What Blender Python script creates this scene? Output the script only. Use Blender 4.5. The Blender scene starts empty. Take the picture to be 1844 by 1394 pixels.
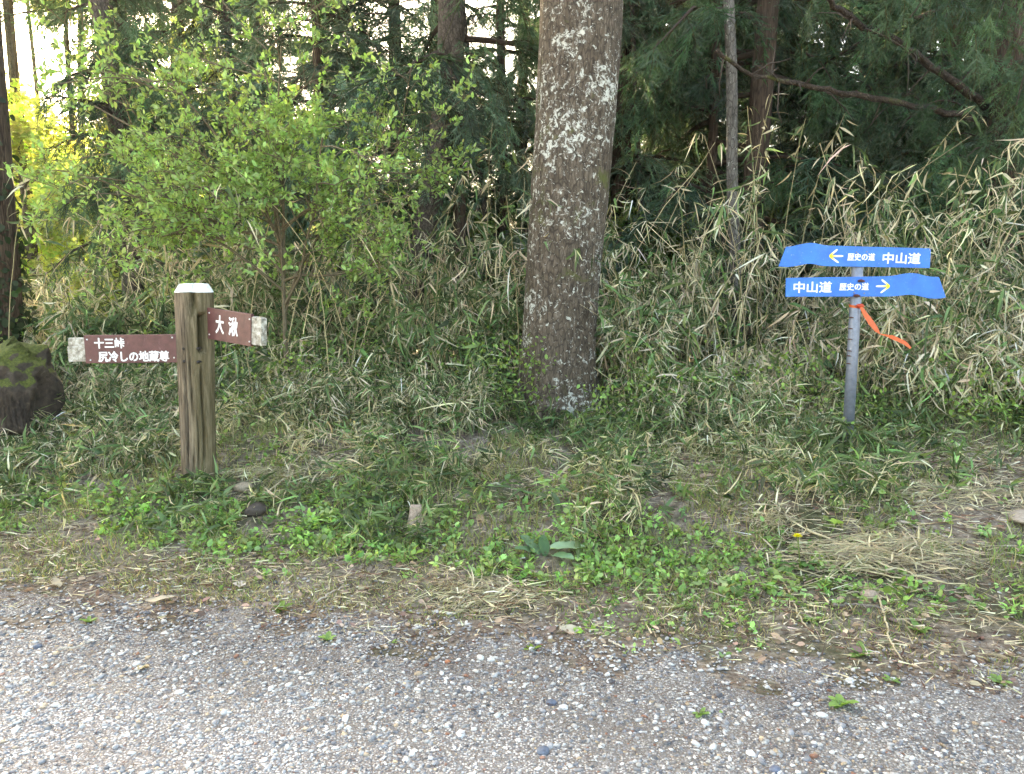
import bpy, math, random
import numpy as np
from mathutils import Vector, Matrix

RS = np.random.RandomState
rng = RS(7)
random.seed(7)
PI = math.pi
scene = bpy.context.scene
C = scene.collection

# ------------------------------------------------------------------ camera
F_PX, CX, CY = 1389.0, 922.0, 697.0
PITCH = math.radians(7.3)
CAM_H = 1.55
cam_d = bpy.data.cameras.new('camera')
cam = bpy.data.objects.new('camera', cam_d)
C.objects.link(cam)
cam.location = (0, 0, CAM_H)
cam.rotation_euler = (PI / 2 - PITCH, 0, 0)
cam_d.sensor_width = 36
cam_d.lens = 36 * F_PX / 1844
cam_d.clip_start = 0.05
cam_d.clip_end = 2000
scene.camera = cam

# ------------------------------------------------------------------ light
SUN_AZ = math.radians(-31)      # from +Y, positive towards +X
SUN_EL = math.radians(31)
world = bpy.data.worlds.new('World')
scene.world = world
world.use_nodes = True
wn = world.node_tree
for n in list(wn.nodes):
    wn.nodes.remove(n)
wo = wn.nodes.new('ShaderNodeOutputWorld')
wb = wn.nodes.new('ShaderNodeBackground')
ws = wn.nodes.new('ShaderNodeTexSky')
ws.sky_type = 'NISHITA'
ws.sun_disc = False
ws.sun_elevation = SUN_EL
ws.sun_rotation = SUN_AZ
ws.air_density = 1.0
ws.dust_density = 3.5
ws.ozone_density = 0.6
wb.inputs['Strength'].default_value = 0.15
wn.links.new(ws.outputs[0], wb.inputs['Color'])
wn.links.new(wb.outputs[0], wo.inputs['Surface'])
sun_d = bpy.data.lights.new('sun', 'SUN')
sun_d.energy = 5.0
sun_d.angle = math.radians(0.5)
sun_d.color = (1.0, 0.86, 0.62)
sun = bpy.data.objects.new('sun', sun_d)
C.objects.link(sun)
to_sun = Vector((math.sin(SUN_AZ) * math.cos(SUN_EL), math.cos(SUN_AZ) * math.cos(SUN_EL), math.sin(SUN_EL)))
sun.rotation_euler = (-to_sun).to_track_quat('-Z', 'Y').to_euler()
sun.location = to_sun * 30

vs = scene.view_settings
vs.view_transform = 'Standard'
vs.look = 'None'
vs.gamma = 1
vs.use_curve_mapping = False
vs.exposure = 3.15
vs.use_white_balance = True
vs.white_balance_temperature = 8100
vs.white_balance_tint = 6
cy = scene.cycles
cy.use_denoising = True
cy.max_bounces = 7
cy.diffuse_bounces = 4
cy.glossy_bounces = 2
cy.transmission_bounces = 3
cy.transparent_max_bounces = 6
cy.sample_clamp_indirect = 8
cy.use_adaptive_sampling = True
cy.adaptive_threshold = 0.02


def at(px, py, Y):
    """World point on the vertical plane y = Y seen at photograph pixel (px, py)."""
    u, v = (px - CX) / F_PX, (CY - py) / F_PX
    dy = math.cos(PITCH) + v * math.sin(PITCH)
    dz = -math.sin(PITCH) + v * math.cos(PITCH)
    t = Y / dy
    return Vector((u * t, Y, CAM_H + dz * t))


# ------------------------------------------------------------------ noise
def _hash(ix, iy, iz, seed):
    h = (ix.astype(np.int64) * 374761393 + iy.astype(np.int64) * 668265263 + iz.astype(np.int64) * 2147483647 + seed * 974634777) & 0xffffffff
    h = ((h ^ (h >> 13)) * 1274126177) & 0xffffffff
    h = (h ^ (h >> 16)) & 0xffff
    return h / 65535.0


def vnoise(x, y, z=None, seed=0):
    x = np.asarray(x, float); y = np.asarray(y, float)
    z = np.zeros_like(x) if z is None else np.asarray(z, float)
    ix, iy, iz = np.floor(x), np.floor(y), np.floor(z)
    fx, fy, fz = x - ix, y - iy, z - iz
    fx, fy, fz = [f * f * (3 - 2 * f) for f in (fx, fy, fz)]
    r = 0
    for a in (0, 1):
        for b in (0, 1):
            for c in (0, 1):
                w = (fx if a else 1 - fx) * (fy if b else 1 - fy) * (fz if c else 1 - fz)
                r = r + w * _hash(ix + a, iy + b, iz + c, seed)
    return r


def fbm(x, y, z=None, seed=0, o=4):
    r, a, s, t = 0, 1.0, 1.0, 0
    x = np.asarray(x, float); y = np.asarray(y, float)
    z = np.zeros_like(x) if z is None else np.asarray(z, float)
    for k in range(o):
        r = r + a * vnoise(x * s, y * s, z * s, seed + k * 17)
        t += a; a *= 0.5; s *= 2.03
    return r / t


_S = [-60, 3.5, 4.0, 4.35, 4.65, 5.1, 5.6, 6.0, 6.3, 7.0, 8.0, 10.0, 14.0, 30, 60, 2000]
_Z = [0, 0.0, 0.09, 0.22, 0.33, 0.40, 0.47, 0.54, 0.60, 0.68, 0.70, 0.55, 0.25, -0.4, -1.5, -20]


def H(x, y):
    x = np.asarray(x, float); y = np.asarray(y, float)
    s = y + 0.19 * np.clip(x, -6, 6)
    z = np.interp(s, _S, _Z)
    k = np.clip((s - 3.4) / 1.0, 0, 1)
    far = np.clip((np.abs(x) + np.abs(y) - 30) / 30, 0, 1)
    z = z + k * (1 - far) * (0.12 * (fbm(x * 1.6, y * 1.6, seed=3, o=3) - .5) + 0.07 * (fbm(x * 5, y * 5, seed=5, o=2) - .5))
    z = z + 0.012 * (fbm(x * .8, y * .8, seed=9, o=2) - .5) * (1 - far)
    return z


def h1(x, y):
    return float(H(np.array([x]), np.array([y]))[0])


def ray_ground(px, py):
    """where the sight line through a photo pixel meets the ground"""
    u, v = (px - CX) / F_PX, (CY - py) / F_PX
    d = Vector((u, math.cos(PITCH) + v * math.sin(PITCH), -math.sin(PITCH) + v * math.cos(PITCH)))
    for k in range(150, 1200):
        t_ = k * .01
        p = Vector((0, 0, CAM_H)) + d * t_
        if p.z < h1(p.x, p.y): return p
    return p


CLEAR = [(ray_ground(*q), rad_) for q, rad_ in (((748, 955), .10), ((440, 890), .14), ((462, 930), .12), ((1436, 1010), .12), ((1000, 1000), .16), ((1565, 1080), .08))]


def clear_of(x, y):
    """False where low plants would stand right in front of a small thing the photo shows"""
    k = np.ones(len(x), bool)
    for p, rad_ in CLEAR:
        k &= ~((np.abs(x - p.x) < rad_ * .65) & (y > p.y - .15) & (y < p.y + .04))
    return k


# ------------------------------------------------------------------ geometry collector
class Geo:
    def __init__(s):
        s.V = []; s.Q = []; s.T = []; s.C = []; s.qm = []; s.tm = []; s.n = 0

    def add(s, V, Q=None, T=None, col=(1, 1, 1), mat=0):
        V = np.asarray(V, float).reshape(-1, 3)
        s.V.append(V)
        c = np.asarray(col, float)
        s.C.append(np.broadcast_to(c, (len(V), 3)) if c.ndim == 1 else c)
        if Q is not None and len(Q):
            Q = np.asarray(Q, np.int64) + s.n; s.Q.append(Q); s.qm.append(np.full(len(Q), mat))
        if T is not None and len(T):
            T = np.asarray(T, np.int64) + s.n; s.T.append(T); s.tm.append(np.full(len(T), mat))
        s.n += len(V)

    def inst(s, tmpl, P, M, col=None, mat=0):
        """tmpl=(V,Q,T[,C]); P (N,3); M (N,3,3) columns are the local axes."""
        V, Q, T = tmpl[:3]
        N, k = len(P), len(V)
        if N == 0: return
        W = np.einsum('nij,kj->nki', M, V) + P[:, None, :]
        off = (np.arange(N) * k)[:, None, None]
        QQ = (np.asarray(Q)[None] + off).reshape(-1, 4) if len(Q) else None
        TT = (np.asarray(T)[None] + off).reshape(-1, 3) if len(T) else None
        if col is None: col = np.ones((N, 3))
        cc = np.repeat(col[:, None, :], k, 1)
        if len(tmpl) > 3: cc = cc * tmpl[3][None]
        s.add(W.reshape(-1, 3), QQ, TT, cc.reshape(-1, 3), mat)

    def merge(s, o, M=None):
        pass

    def build(s, name, mats, parent=None, smooth=True):
        me = bpy.data.meshes.new(name)
        V = np.concatenate(s.V); Cc = np.concatenate(s.C)
        nq = sum(len(q) for q in s.Q); nt = sum(len(t) for t in s.T)
        me.vertices.add(len(V)); me.vertices.foreach_set('co', V.astype(np.float32).ravel())
        li = []
        if nq: li.append(np.concatenate(s.Q).ravel())
        if nt: li.append(np.concatenate(s.T).ravel())
        li = np.concatenate(li).astype(np.int32)
        me.loops.add(len(li)); me.loops.foreach_set('vertex_index', li)
        me.polygons.add(nq + nt)
        st = np.concatenate([np.arange(nq) * 4, nq * 4 + np.arange(nt) * 3]).astype(np.int32)
        me.polygons.foreach_set('loop_start', st)
        mi = np.concatenate(s.qm + s.tm).astype(np.int32)
        me.polygons.foreach_set('material_index', mi)
        me.polygons.foreach_set('use_smooth', np.full(nq + nt, smooth))
        a = me.color_attributes.new('Col', 'FLOAT_COLOR', 'POINT')
        a.data.foreach_set('color', np.concatenate([Cc, np.ones((len(V), 1))], 1).astype(np.float32).ravel())
        me.update(calc_edges=True)
        me.validate()
        for m in (mats if isinstance(mats, (list, tuple)) else [mats]):
            me.materials.append(m)
        o = bpy.data.objects.new(name, me)
        C.objects.link(o)
        if parent is not None: o.parent = parent
        return o


def unit(a):
    return a / np.maximum(np.linalg.norm(a, axis=-1, keepdims=True), 1e-9)


def frame(D, N, L, W, T=None):
    """matrices with columns side*W, dir*L, normal*(T or L)"""
    D = unit(D)
    S = unit(np.cross(D, N))
    N2 = np.cross(S, D)
    L = np.asarray(L)[:, None]; W = np.asarray(W)[:, None]
    T = L if T is None else np.asarray(T)[:, None]
    return np.stack([S * W, D * L, N2 * T], axis=2)


BLADE = (np.array([[0, 0, 0], [-.5, .3, .03], [.5, .3, .03], [-.4, .65, -.03], [.4, .65, -.03], [0, 1, -.16]], float),
         [[1, 2, 4, 3]], [[0, 2, 1], [3, 4, 5]])
BLADE_D = (np.array([[0, 0, 0], [-.5, .25, .05], [.5, .25, .05], [-.42, .6, -.08], [.42, .6, -.08], [0, 1, -.42]], float),
           [[1, 2, 4, 3]], [[0, 2, 1], [3, 4, 5]])
OVATE = (np.array([[0, 0, 0], [.36, .28, .07], [.34, .68, .04], [0, 1, -.08], [-.34, .68, .04], [-.36, .28, .07]], float),
         [[0, 1, 2, 3], [0, 3, 4, 5]], [])
RHOMB = (np.array([[0, 0, 0], [.5, .5, .1], [0, 1, -.05], [-.5, .5, .1]], float), [], [[0, 1, 2], [0, 2, 3]])
THIN = (np.array([[-.5, 0, 0], [.5, 0, 0], [0, 1, 0]], float), [], [[0, 1, 2]])
GRASS = (np.array([[-.5, 0, 0], [.5, 0, 0], [-.35, .55, .0], [.35, .55, .0], [0, 1, -.25]], float), [[0, 1, 3, 2]], [[2, 3, 4]])


def ico():
    t = (1 + 5 ** .5) / 2
    v = unit(np.array([[-1, t, 0], [1, t, 0], [-1, -t, 0], [1, -t, 0], [0, -1, t], [0, 1, t], [0, -1, -t], [0, 1, -t], [t, 0, -1], [t, 0, 1], [-t, 0, -1], [-t, 0, 1]], float))
    f = [[0, 11, 5], [0, 5, 1], [0, 1, 7], [0, 7, 10], [0, 10, 11], [1, 5, 9], [5, 11, 4], [11, 10, 2], [10, 7, 6], [7, 1, 8], [3, 9, 4], [3, 4, 2], [3, 2, 6], [3, 6, 8], [3, 8, 9], [4, 9, 5], [2, 4, 11], [6, 2, 10], [8, 6, 7], [9, 8, 1]]
    return v, np.array(f)


def subdiv(v, f):
    v = list(map(tuple, v)); cache = {}; out = []
    def mid(a, b):
        k = (min(a, b), max(a, b))
        if k not in cache:
            m = np.array(v[a]) + np.array(v[b]); m /= np.linalg.norm(m)
            v.append(tuple(m)); cache[k] = len(v) - 1
        return cache[k]
    for a, b, c in f:
        x, y, z = mid(a, b), mid(b, c), mid(c, a)
        out += [[a, x, z], [x, b, y], [z, y, c], [x, y, z]]
    return np.array(v), np.array(out)


ICO0 = ico()
ICO1 = subdiv(*ICO0)
ICO2 = subdiv(*ICO1)
ICO3 = subdiv(*ICO2)


def tube(path, radii, sides=8, wob=0, seed=0, cap=True):
    """one tube along a polyline -> V, Q, T"""
    P = np.array([tuple(p) for p in path], float)
    K = len(P)
    R = np.broadcast_to(np.asarray(radii, float), (K,))
    T = unit(np.gradient(P, axis=0))
    ref = np.array([0, 0, 1.]) if abs(T[:, 2]).mean() < .8 else np.array([0, 1., 0])
    A = unit(np.cross(T, ref)); B = np.cross(T, A)
    th = np.linspace(0, 2 * PI, sides, endpoint=False)
    ring = P[:, None] + R[:, None, None] * (A[:, None] * np.cos(th)[None, :, None] + B[:, None] * np.sin(th)[None, :, None])
    if wob:
        n = fbm(ring[..., 0] * 9, ring[..., 1] * 9, ring[..., 2] * 5, seed=seed, o=3) - .5
        ring = P[:, None] + (ring - P[:, None]) * (1 + wob * n[..., None])
    V = ring.reshape(-1, 3)
    i = np.arange(K - 1)[:, None]; j = np.arange(sides)[None]
    a = i * sides + j; b = i * sides + (j + 1) % sides
    Q = np.stack([a, b, b + sides, a + sides], -1).reshape(-1, 4)
    T_ = []
    if cap:
        V = np.concatenate([V, P[:1], P[-1:]])
        n0 = K * sides
        for k in range(sides):
            T_.append([n0, (k + 1) % sides, k])
            T_.append([n0 + 1, (K - 1) * sides + k, (K - 1) * sides + (k + 1) % sides])
    return V, Q, T_


def tubes(paths, radii, sides=3):
    """many tubes at once: paths (N,K,3), radii (N,K)"""
    N, K, _ = paths.shape
    T = unit(np.gradient(paths, axis=1))
    ref = np.where(np.abs(T[..., 2:3]) > .7, np.array([0, 1., .1]), np.array([0, 0, 1.]))
    A = unit(np.cross(T, ref)); B = np.cross(T, A)
    th = np.linspace(0, 2 * PI, sides, endpoint=False)
    V = paths[:, :, None] + radii[:, :, None, None] * (A[:, :, None] * np.cos(th)[None, None, :, None] + B[:, :, None] * np.sin(th)[None, None, :, None])
    n = np.arange(N)[:, None, None] * K * sides; i = np.arange(K - 1)[None, :, None]; j = np.arange(sides)[None, None]
    a = n + i * sides + j; b = n + i * sides + (j + 1) % sides
    Q = np.stack([a, b, b + sides, a + sides], -1).reshape(-1, 4)
    return V.reshape(-1, 3), Q


def rdir(r, n, up=0.0):
    v = r.normal(size=(n, 3)); v[:, 2] += up
    return unit(v)


def hcol(r, n, base, var=.25, hue=.06):
    """n colours near base"""
    b = np.asarray(base, float)[None] * np.exp(r.normal(0, var, (n, 1)))
    return np.clip(b * np.exp(r.normal(0, hue, (n, 3))), 0, .9)


# ------------------------------------------------------------------ materials
def new_mat(name):
    m = bpy.data.materials.new(name); m.use_nodes = True
    nt = m.node_tree
    for n in list(nt.nodes): nt.nodes.remove(n)
    out = nt.nodes.new('ShaderNodeOutputMaterial')
    p = nt.nodes.new('ShaderNodeBsdfPrincipled')
    nt.links.new(p.outputs[0], out.inputs[0])
    return m, nt, p, out


def nd(nt, t, ins=None, **kw):
    n = nt.nodes.new(t)
    for k, v in kw.items(): setattr(n, k, v)
    for k, v in (ins or {}).items():
        if isinstance(v, bpy.types.NodeSocket): nt.links.new(v, n.inputs[k])
        else: n.inputs[k].default_value = v
    return n


def ramp(nt, fac, stops, interp='LINEAR'):
    n = nt.nodes.new('ShaderNodeValToRGB'); n.color_ramp.interpolation = interp
    e = n.color_ramp.elements
    while len(e) < len(stops): e.new(0.5)
    for i, (p, c) in enumerate(stops):
        e[i].position = p; e[i].color = (*c, 1) if len(c) == 3 else c
    nt.links.new(fac, n.inputs[0])
    return n.outputs[0]


def mixc(nt, fac, a, b, mode='MIX'):
    n = nt.nodes.new('ShaderNodeMix'); n.data_type = 'RGBA'; n.blend_type = mode
    for k, v in ((0, fac), (6, a), (7, b)):
        if isinstance(v, bpy.types.NodeSocket): nt.links.new(v, n.inputs[k])
        else: n.inputs[k].default_value = v if k == 0 else (*v, 1)
    return n.outputs[2]


def coords(nt, scale=(1, 1, 1)):
    tc = nd(nt, 'ShaderNodeTexCoord')
    mp = nd(nt, 'ShaderNodeMapping', {'Vector': tc.outputs['Object'], 'Scale': scale})
    return mp.outputs[0]


def noise(nt, vec, scale, detail=4, rough=.6, dist=0):
    return nd(nt, 'ShaderNodeTexNoise', {'Vector': vec, 'Scale': scale, 'Detail': detail, 'Roughness': rough, 'Distortion': dist}).outputs[0]


def bump(nt, p, h, strength=.5, dist=.01):
    b = nd(nt, 'ShaderNodeBump', {'Height': h, 'Strength': strength, 'Distance': dist})
    nt.links.new(b.outputs[0], p.inputs['Normal'])


def leaf_mat(name, trans=.4, rough=.55, spec=.35, tint=(1.15, 1.15, .55)):
    m, nt, p, out = new_mat(name)
    a = nd(nt, 'ShaderNodeAttribute', attribute_name='Col')
    nz = noise(nt, coords(nt), 30, 2)
    col = mixc(nt, nd(nt, 'ShaderNodeMath', {0: nz, 1: .5}, operation='MULTIPLY').outputs[0], a.outputs['Color'], (.5, .5, .45), 'MULTIPLY')
    nt.links.new(col, p.inputs['Base Color'])
    p.inputs['Roughness'].default_value = rough
    p.inputs['Specular IOR Level'].default_value = spec
    t = nd(nt, 'ShaderNodeBsdfTranslucent', {'Color': mixc(nt, 1.0, a.outputs['Color'], tint, 'MULTIPLY')})
    mx = nd(nt, 'ShaderNodeMixShader', {0: trans, 1: p.outputs[0], 2: t.outputs[0]})
    nt.links.new(mx.outputs[0], out.inputs[0])
    return m


def vc_mat(name, rough=.85, bscale=60, bstr=.4, spec=.2):
    m, nt, p, out = new_mat(name)
    a = nd(nt, 'ShaderNodeAttribute', attribute_name='Col')
    nz = noise(nt, coords(nt), bscale, 5, .65)
    nt.links.new(mixc(nt, 1, a.outputs['Color'], ramp(nt, nz, [(.25, (.6, .58, .55)), (.75, (1.3, 1.3, 1.3))]), 'MULTIPLY'), p.inputs['Base Color'])
    p.inputs['Roughness'].default_value = rough
    p.inputs['Specular IOR Level'].default_value = spec
    bump(nt, p, nz, bstr, .004)
    return m


def plain(name, col, rough=.5, spec=.4, metal=0, var=.15, scale=20, bstr=.1):
    m, nt, p, out = new_mat(name)
    nz = noise(nt, coords(nt), scale, 5, .65)
    a = [c * (1 - var) for c in col]; b = [min(1, c * (1 + var)) for c in col]
    nt.links.new(ramp(nt, nz, [(.3, a), (.7, b)]), p.inputs['Base Color'])
    p.inputs['Roughness'].default_value = rough; p.inputs['Specular IOR Level'].default_value = spec
    p.inputs['Metallic'].default_value = metal
    bump(nt, p, nz, bstr, .002)
    return m


LEAF = leaf_mat('leaf_blades', .38)
NEEDLE = leaf_mat('cedar_needles', .4, .6, .3, (1.1, 1.15, .7))
LEAF_T = leaf_mat('thin_spring_leaves', .6, .6, .25, (1.2, 1.2, .8))
STRAW = leaf_mat('dry_straw', .2, .75, .15, (1, .95, .8))
BARKV = vc_mat('thin_bark', .9, 45, .6)
STONEV = vc_mat('stone_surface', .7, 90, .35, .3)


def bark_mat(name, c0, c1, c2, scale=(9, 9, 2.2), lichen=0, moss=0, ridge=.02, lichen_col=(.56, .56, .50)):
    m, nt, p, out = new_mat(name)
    v = coords(nt, scale)
    n1 = noise(nt, v, 2.0, 8, .7, .6)
    vo = nd(nt, 'ShaderNodeTexVoronoi', {'Vector': v, 'Scale': 2.6, 'Randomness': 1.0}, feature='DISTANCE_TO_EDGE').outputs[0]
    base = ramp(nt, n1, [(.25, c0), (.5, c1), (.75, c2)])
    crack = ramp(nt, vo, [(0.0, (.35, .33, .32)), (.12, (1, 1, 1))])
    col = mixc(nt, .85, base, crack, 'MULTIPLY')
    vv = coords(nt)
    if moss:
        nm = noise(nt, vv, 3.1, 6, .7, .4)
        col = mixc(nt, ramp(nt, nm, [(1 - moss, (0, 0, 0)), (1 - moss + .09, (.85, .85, .85))]), col, (.09, .10, .025))
    if lichen:
        nl = noise(nt, vv, 21, 8, .75, .8)
        nb = noise(nt, vv, 2.3, 3, .6)
        s = nd(nt, 'ShaderNodeMath', {0: nl, 1: nd(nt, 'ShaderNodeMath', {0: nb, 1: .45}, operation='MULTIPLY').outputs[0]}, operation='ADD').outputs[0]
        t = .90 - lichen * .105
        col = mixc(nt, ramp(nt, s, [(t, (0, 0, 0)), (t + .07, (.95, .95, .95))]), col, lichen_col)
        nl3 = noise(nt, vv, 24, 4, .6, .5)
        col = mixc(nt, ramp(nt, nl3, [(.645, (0, 0, 0)), (.67, (.8, .8, .8))]), col, lichen_col)
        nl2 = noise(nt, vv, 42, 5, .7, .3)
        col = mixc(nt, ramp(nt, nl2, [(.64, (0, 0, 0)), (.68, (.75, .75, .75))]), col, tuple(c * .75 for c in lichen_col))
    nt.links.new(col, p.inputs['Base Color'])
    p.inputs['Roughness'].default_value = .9
    p.inputs['Specular IOR Level'].default_value = .2
    hh = nd(nt, 'ShaderNodeMath', {0: n1, 1: nd(nt, 'ShaderNodeMath', {0: vo, 1: 1.4}, operation='MINIMUM').outputs[0]}, operation='ADD').outputs[0]
    bump(nt, p, hh, 1.0, ridge)
    return m


BARK_BIG = bark_mat('lichened_bark', (.03, .023, .017), (.10, .077, .057), (.23, .185, .14), (14, 14, 4.5), lichen=1.05, moss=.42, ridge=.012)
BARK_CEDAR = bark_mat('cedar_bark', (.03, .02, .015), (.085, .058, .042), (.15, .11, .085), (16, 16, 1.6), ridge=.012)
BARK_GREY = bark_mat('grey_bark', (.05, .045, .04), (.14, .125, .11), (.24, .22, .20), (12, 12, 4), lichen=.5, ridge=.006)
BARK_LIMB = bark_mat('limb_bark', (.02, .014, .01), (.06, .044, .034), (.13, .10, .08), (15, 15, 15), moss=.42, ridge=.015)
BARK_MID = bark_mat('scaly_bark', (.03, .024, .019), (.10, .08, .066), (.2, .17, .14), (16, 16, 7), moss=.3, ridge=.012)

# ground
GROUND, nt, p, _ = new_mat('forest_soil')
v = coords(nt)
n1 = noise(nt, v, 1.3, 6, .6); n2 = noise(nt, v, 22, 6, .7); n3 = noise(nt, v, 90, 4, .7)
soil = ramp(nt, n2, [(.28, (.045, .034, .026)), (.5, (.20, .16, .125)), (.68, (.40, .34, .27))])
mossy = ramp(nt, n3, [(.3, (.02, .03, .01)), (.7, (.07, .09, .025))])
nt.links.new(mixc(nt, ramp(nt, n1, [(.48, (0, 0, 0)), (.62, (.7, .7, .7))]), soil, mossy), p.inputs['Base Color'])
p.inputs['Roughness'].default_value = .95; p.inputs['Specular IOR Level'].default_value = .1
bump(nt, p, n2, .9, .02)
# road of worn chippings
ROAD, nt, p, _ = new_mat('worn_chippings')
v = coords(nt)
vo = nd(nt, 'ShaderNodeTexVoronoi', {'Vector': v, 'Scale': 120.0, 'Randomness': 1.0})
cellr = nd(nt, 'ShaderNodeSeparateColor', {0: vo.outputs['Color']}).outputs[0]
chip = ramp(nt, cellr, [(0, (.13, .13, .135)), (.35, (.24, .235, .23)), (.62, (.38, .37, .35)), (.85, (.62, .6, .56))])
dist = vo.outputs['Distance']
n2 = noise(nt, v, 2.2, 5, .6)
fines = ramp(nt, noise(nt, v, 240, 3, .6), [(.3, (.09, .075, .065)), (.7, (.26, .23, .2))])
m1 = mixc(nt, ramp(nt, dist, [(.38, (0, 0, 0)), (.62, (1, 1, 1))]), chip, fines)
rc = mixc(nt, ramp(nt, n2, [(.42, (0, 0, 0)), (.66, (.65, .65, .65))]), m1, fines)
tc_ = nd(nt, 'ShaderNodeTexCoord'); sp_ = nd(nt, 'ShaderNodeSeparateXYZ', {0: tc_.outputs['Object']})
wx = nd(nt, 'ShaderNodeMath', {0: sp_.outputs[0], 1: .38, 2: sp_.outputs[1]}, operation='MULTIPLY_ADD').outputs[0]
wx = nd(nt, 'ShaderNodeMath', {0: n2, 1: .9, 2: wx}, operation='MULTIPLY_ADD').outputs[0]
road_light = ramp(nt, nd(nt, 'ShaderNodeMath', {0: wx, 1: .25}, operation='MULTIPLY').outputs[0], [(.58, (1.12, 1.12, 1.16)), (.78, (.82, .81, .80))])  # brighter light at lower left painted in as a paler road colour
nt.links.new(mixc(nt, 1.0, rc, road_light, 'MULTIPLY'), p.inputs['Base Color'])
p.inputs['Roughness'].default_value = .8
inv = nd(nt, 'ShaderNodeMath', {0: 1.0, 1: dist}, operation='SUBTRACT').outputs[0]
bump(nt, p, inv, .8, .008)

# painted parts
BLUE, nt, p, _ = new_mat('blue_sign_enamel')
v = coords(nt)
ns = noise(nt, v, 45, 4, .75)
nb = noise(nt, v, 9, 4, .6)
c = ramp(nt, nb, [(.3, (.004, .12, .50)), (.7, (.012, .19, .66))])
nt.links.new(mixc(nt, ramp(nt, ns, [(.60, (0, 0, 0)), (.72, (.42, .42, .42))]), c, (.30, .45, .75)), p.inputs['Base Color'])
p.inputs['Roughness'].default_value = .38
bump(nt, p, nb, .15, .002)
BROWN, nt, p, _ = new_mat('brown_painted_board')
v = coords(nt, (1, 1, .25))
ns = noise(nt, v, 60, 4, .7)
nb = noise(nt, coords(nt), 14, 5, .7)
c = ramp(nt, nb, [(.3, (.072, .022, .022)), (.7, (.14, .052, .048))])
nt.links.new(mixc(nt, ramp(nt, ns, [(.62, (0, 0, 0)), (.72, (.5, .5, .5))]), c, (.3, .2, .19)), p.inputs['Base Color'])
p.inputs['Roughness'].default_value = .45
bump(nt, p, ns, .12, .001)
WHITE = plain('white_lettering', (.8, .8, .8), .5, var=.04)
YELLOW, nt, p, _ = new_mat('arrow_paint')
a = nd(nt, 'ShaderNodeAttribute', attribute_name='Col')
nt.links.new(a.outputs['Color'], p.inputs['Base Color']); p.inputs['Roughness'].default_value = .5
PEEL, nt, p, _ = new_mat('peeling_white_paint')
v = coords(nt)
nb = noise(nt, v, 28, 6, .72)
nt.links.new(ramp(nt, nb, [(.36, (.12, .10, .075)), (.5, (.32, .29, .235)), (.64, (.6, .58, .52))]), p.inputs['Base Color'])
p.inputs['Roughness'].default_value = .75
bump(nt, p, nb, .4, .004)
PEEL_CAP, nt, p, _ = new_mat('chipped_white_cap_paint')
nb = noise(nt, coords(nt), 24, 6, .72)
nt.links.new(ramp(nt, nb, [(.30, (.16, .14, .11)), (.36, (.5, .48, .43)), (.44, (.76, .76, .73))]), p.inputs['Base Color'])
p.inputs['Roughness'].default_value = .7
bump(nt, p, nb, .4, .004)
STEEL = plain('galvanised_steel', (.19, .21, .26), .42, .5, .35, .2, 30, .1)
RUST = plain('rusty_clamp', (.10, .04, .03), .8, .2, 0, .4, 80, .4)
ORANGE = leaf_mat('orange_tape', .3, .4, .5, (1.1, .9, .8))
WOOD, nt, p, _ = new_mat('weathered_post_wood')
v = coords(nt, (1, 1, .07))
g = noise(nt, v, 70, 8, .72, .3)
g2 = noise(nt, coords(nt, (1, 1, .2)), 12, 5, .6)
c = ramp(nt, g, [(.3, (.035, .026, .018)), (.45, (.14, .11, .08)), (.6, (.27, .22, .165)), (.75, (.42, .36, .28))])
c = mixc(nt, 1, c, ramp(nt, g2, [(.3, (.55, .52, .5)), (.7, (1.15, 1.1, 1.0))]), 'MULTIPLY')
geo = nd(nt, 'ShaderNodeTexCoord')
sx = nd(nt, 'ShaderNodeSeparateXYZ', {0: geo.outputs['Object']})
grn = nd(nt, 'ShaderNodeMath', {0: sx.outputs[0], 1: 5.0}, operation='MULTIPLY').outputs[0]
pa = nd(nt, 'ShaderNodeAttribute', attribute_name='Col')
c = mixc(nt, 1, c, pa.outputs['Color'], 'MULTIPLY')
c = mixc(nt, nd(nt, 'ShaderNodeClamp', {0: grn, 1: 0.0, 2: .3}).outputs[0], c, (.12, .105, .03))
nt.links.new(c, p.inputs['Base Color'])
p.inputs['Roughness'].default_value = .85; p.inputs['Specular IOR Level'].default_value = .2
bump(nt, p, g, .9, .006)
DARK = plain('dark_metal', (.03, .025, .022), .6, .3, 0, .2, 60, .1)
MOSSROCK, nt, p, _ = new_mat('moss_topped_rock')
geo = nd(nt, 'ShaderNodeNewGeometry')
nz = nd(nt, 'ShaderNodeSeparateXYZ', {0: geo.outputs['Normal']}).outputs[2]
v = coords(nt)
n1 = noise(nt, v, 9, 7, .7); n2 = noise(nt, v, 60, 4, .7)
rock = ramp(nt, n1, [(.3, (.02, .014, .010)), (.55, (.06, .042, .03)), (.75, (.14, .105, .08))])
mos = ramp(nt, n2, [(.3, (.03, .04, .006)), (.7, (.13, .14, .022))])
s = nd(nt, 'ShaderNodeMath', {0: nz, 1: n1}, operation='ADD').outputs[0]
nt.links.new(mixc(nt, ramp(nt, s, [(.98, (0, 0, 0)), (1.2, (1, 1, 1))]), rock, mos), p.inputs['Base Color'])
p.inputs['Roughness'].default_value = .9
bump(nt, p, n1, 1, .03)


# ------------------------------------------------------------------ object helpers
def tag(o, label=None, cat=None, group=None, kind=None):
    if label: o['label'] = label
    if cat: o['category'] = cat
    if group: o['group'] = group
    if kind: o['kind'] = kind
    return o


def empty(name, loc, label=None, cat=None, group=None):
    o = bpy.data.objects.new(name, None); C.objects.link(o)
    o.location = loc; o.empty_display_size = .1
    return tag(o, label, cat, group)


def copy_tree(o, parent=None):
    c = o.copy(); C.objects.link(c); c.parent = parent
    for ch in list(o.children): copy_tree(ch, c)
    return c


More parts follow.
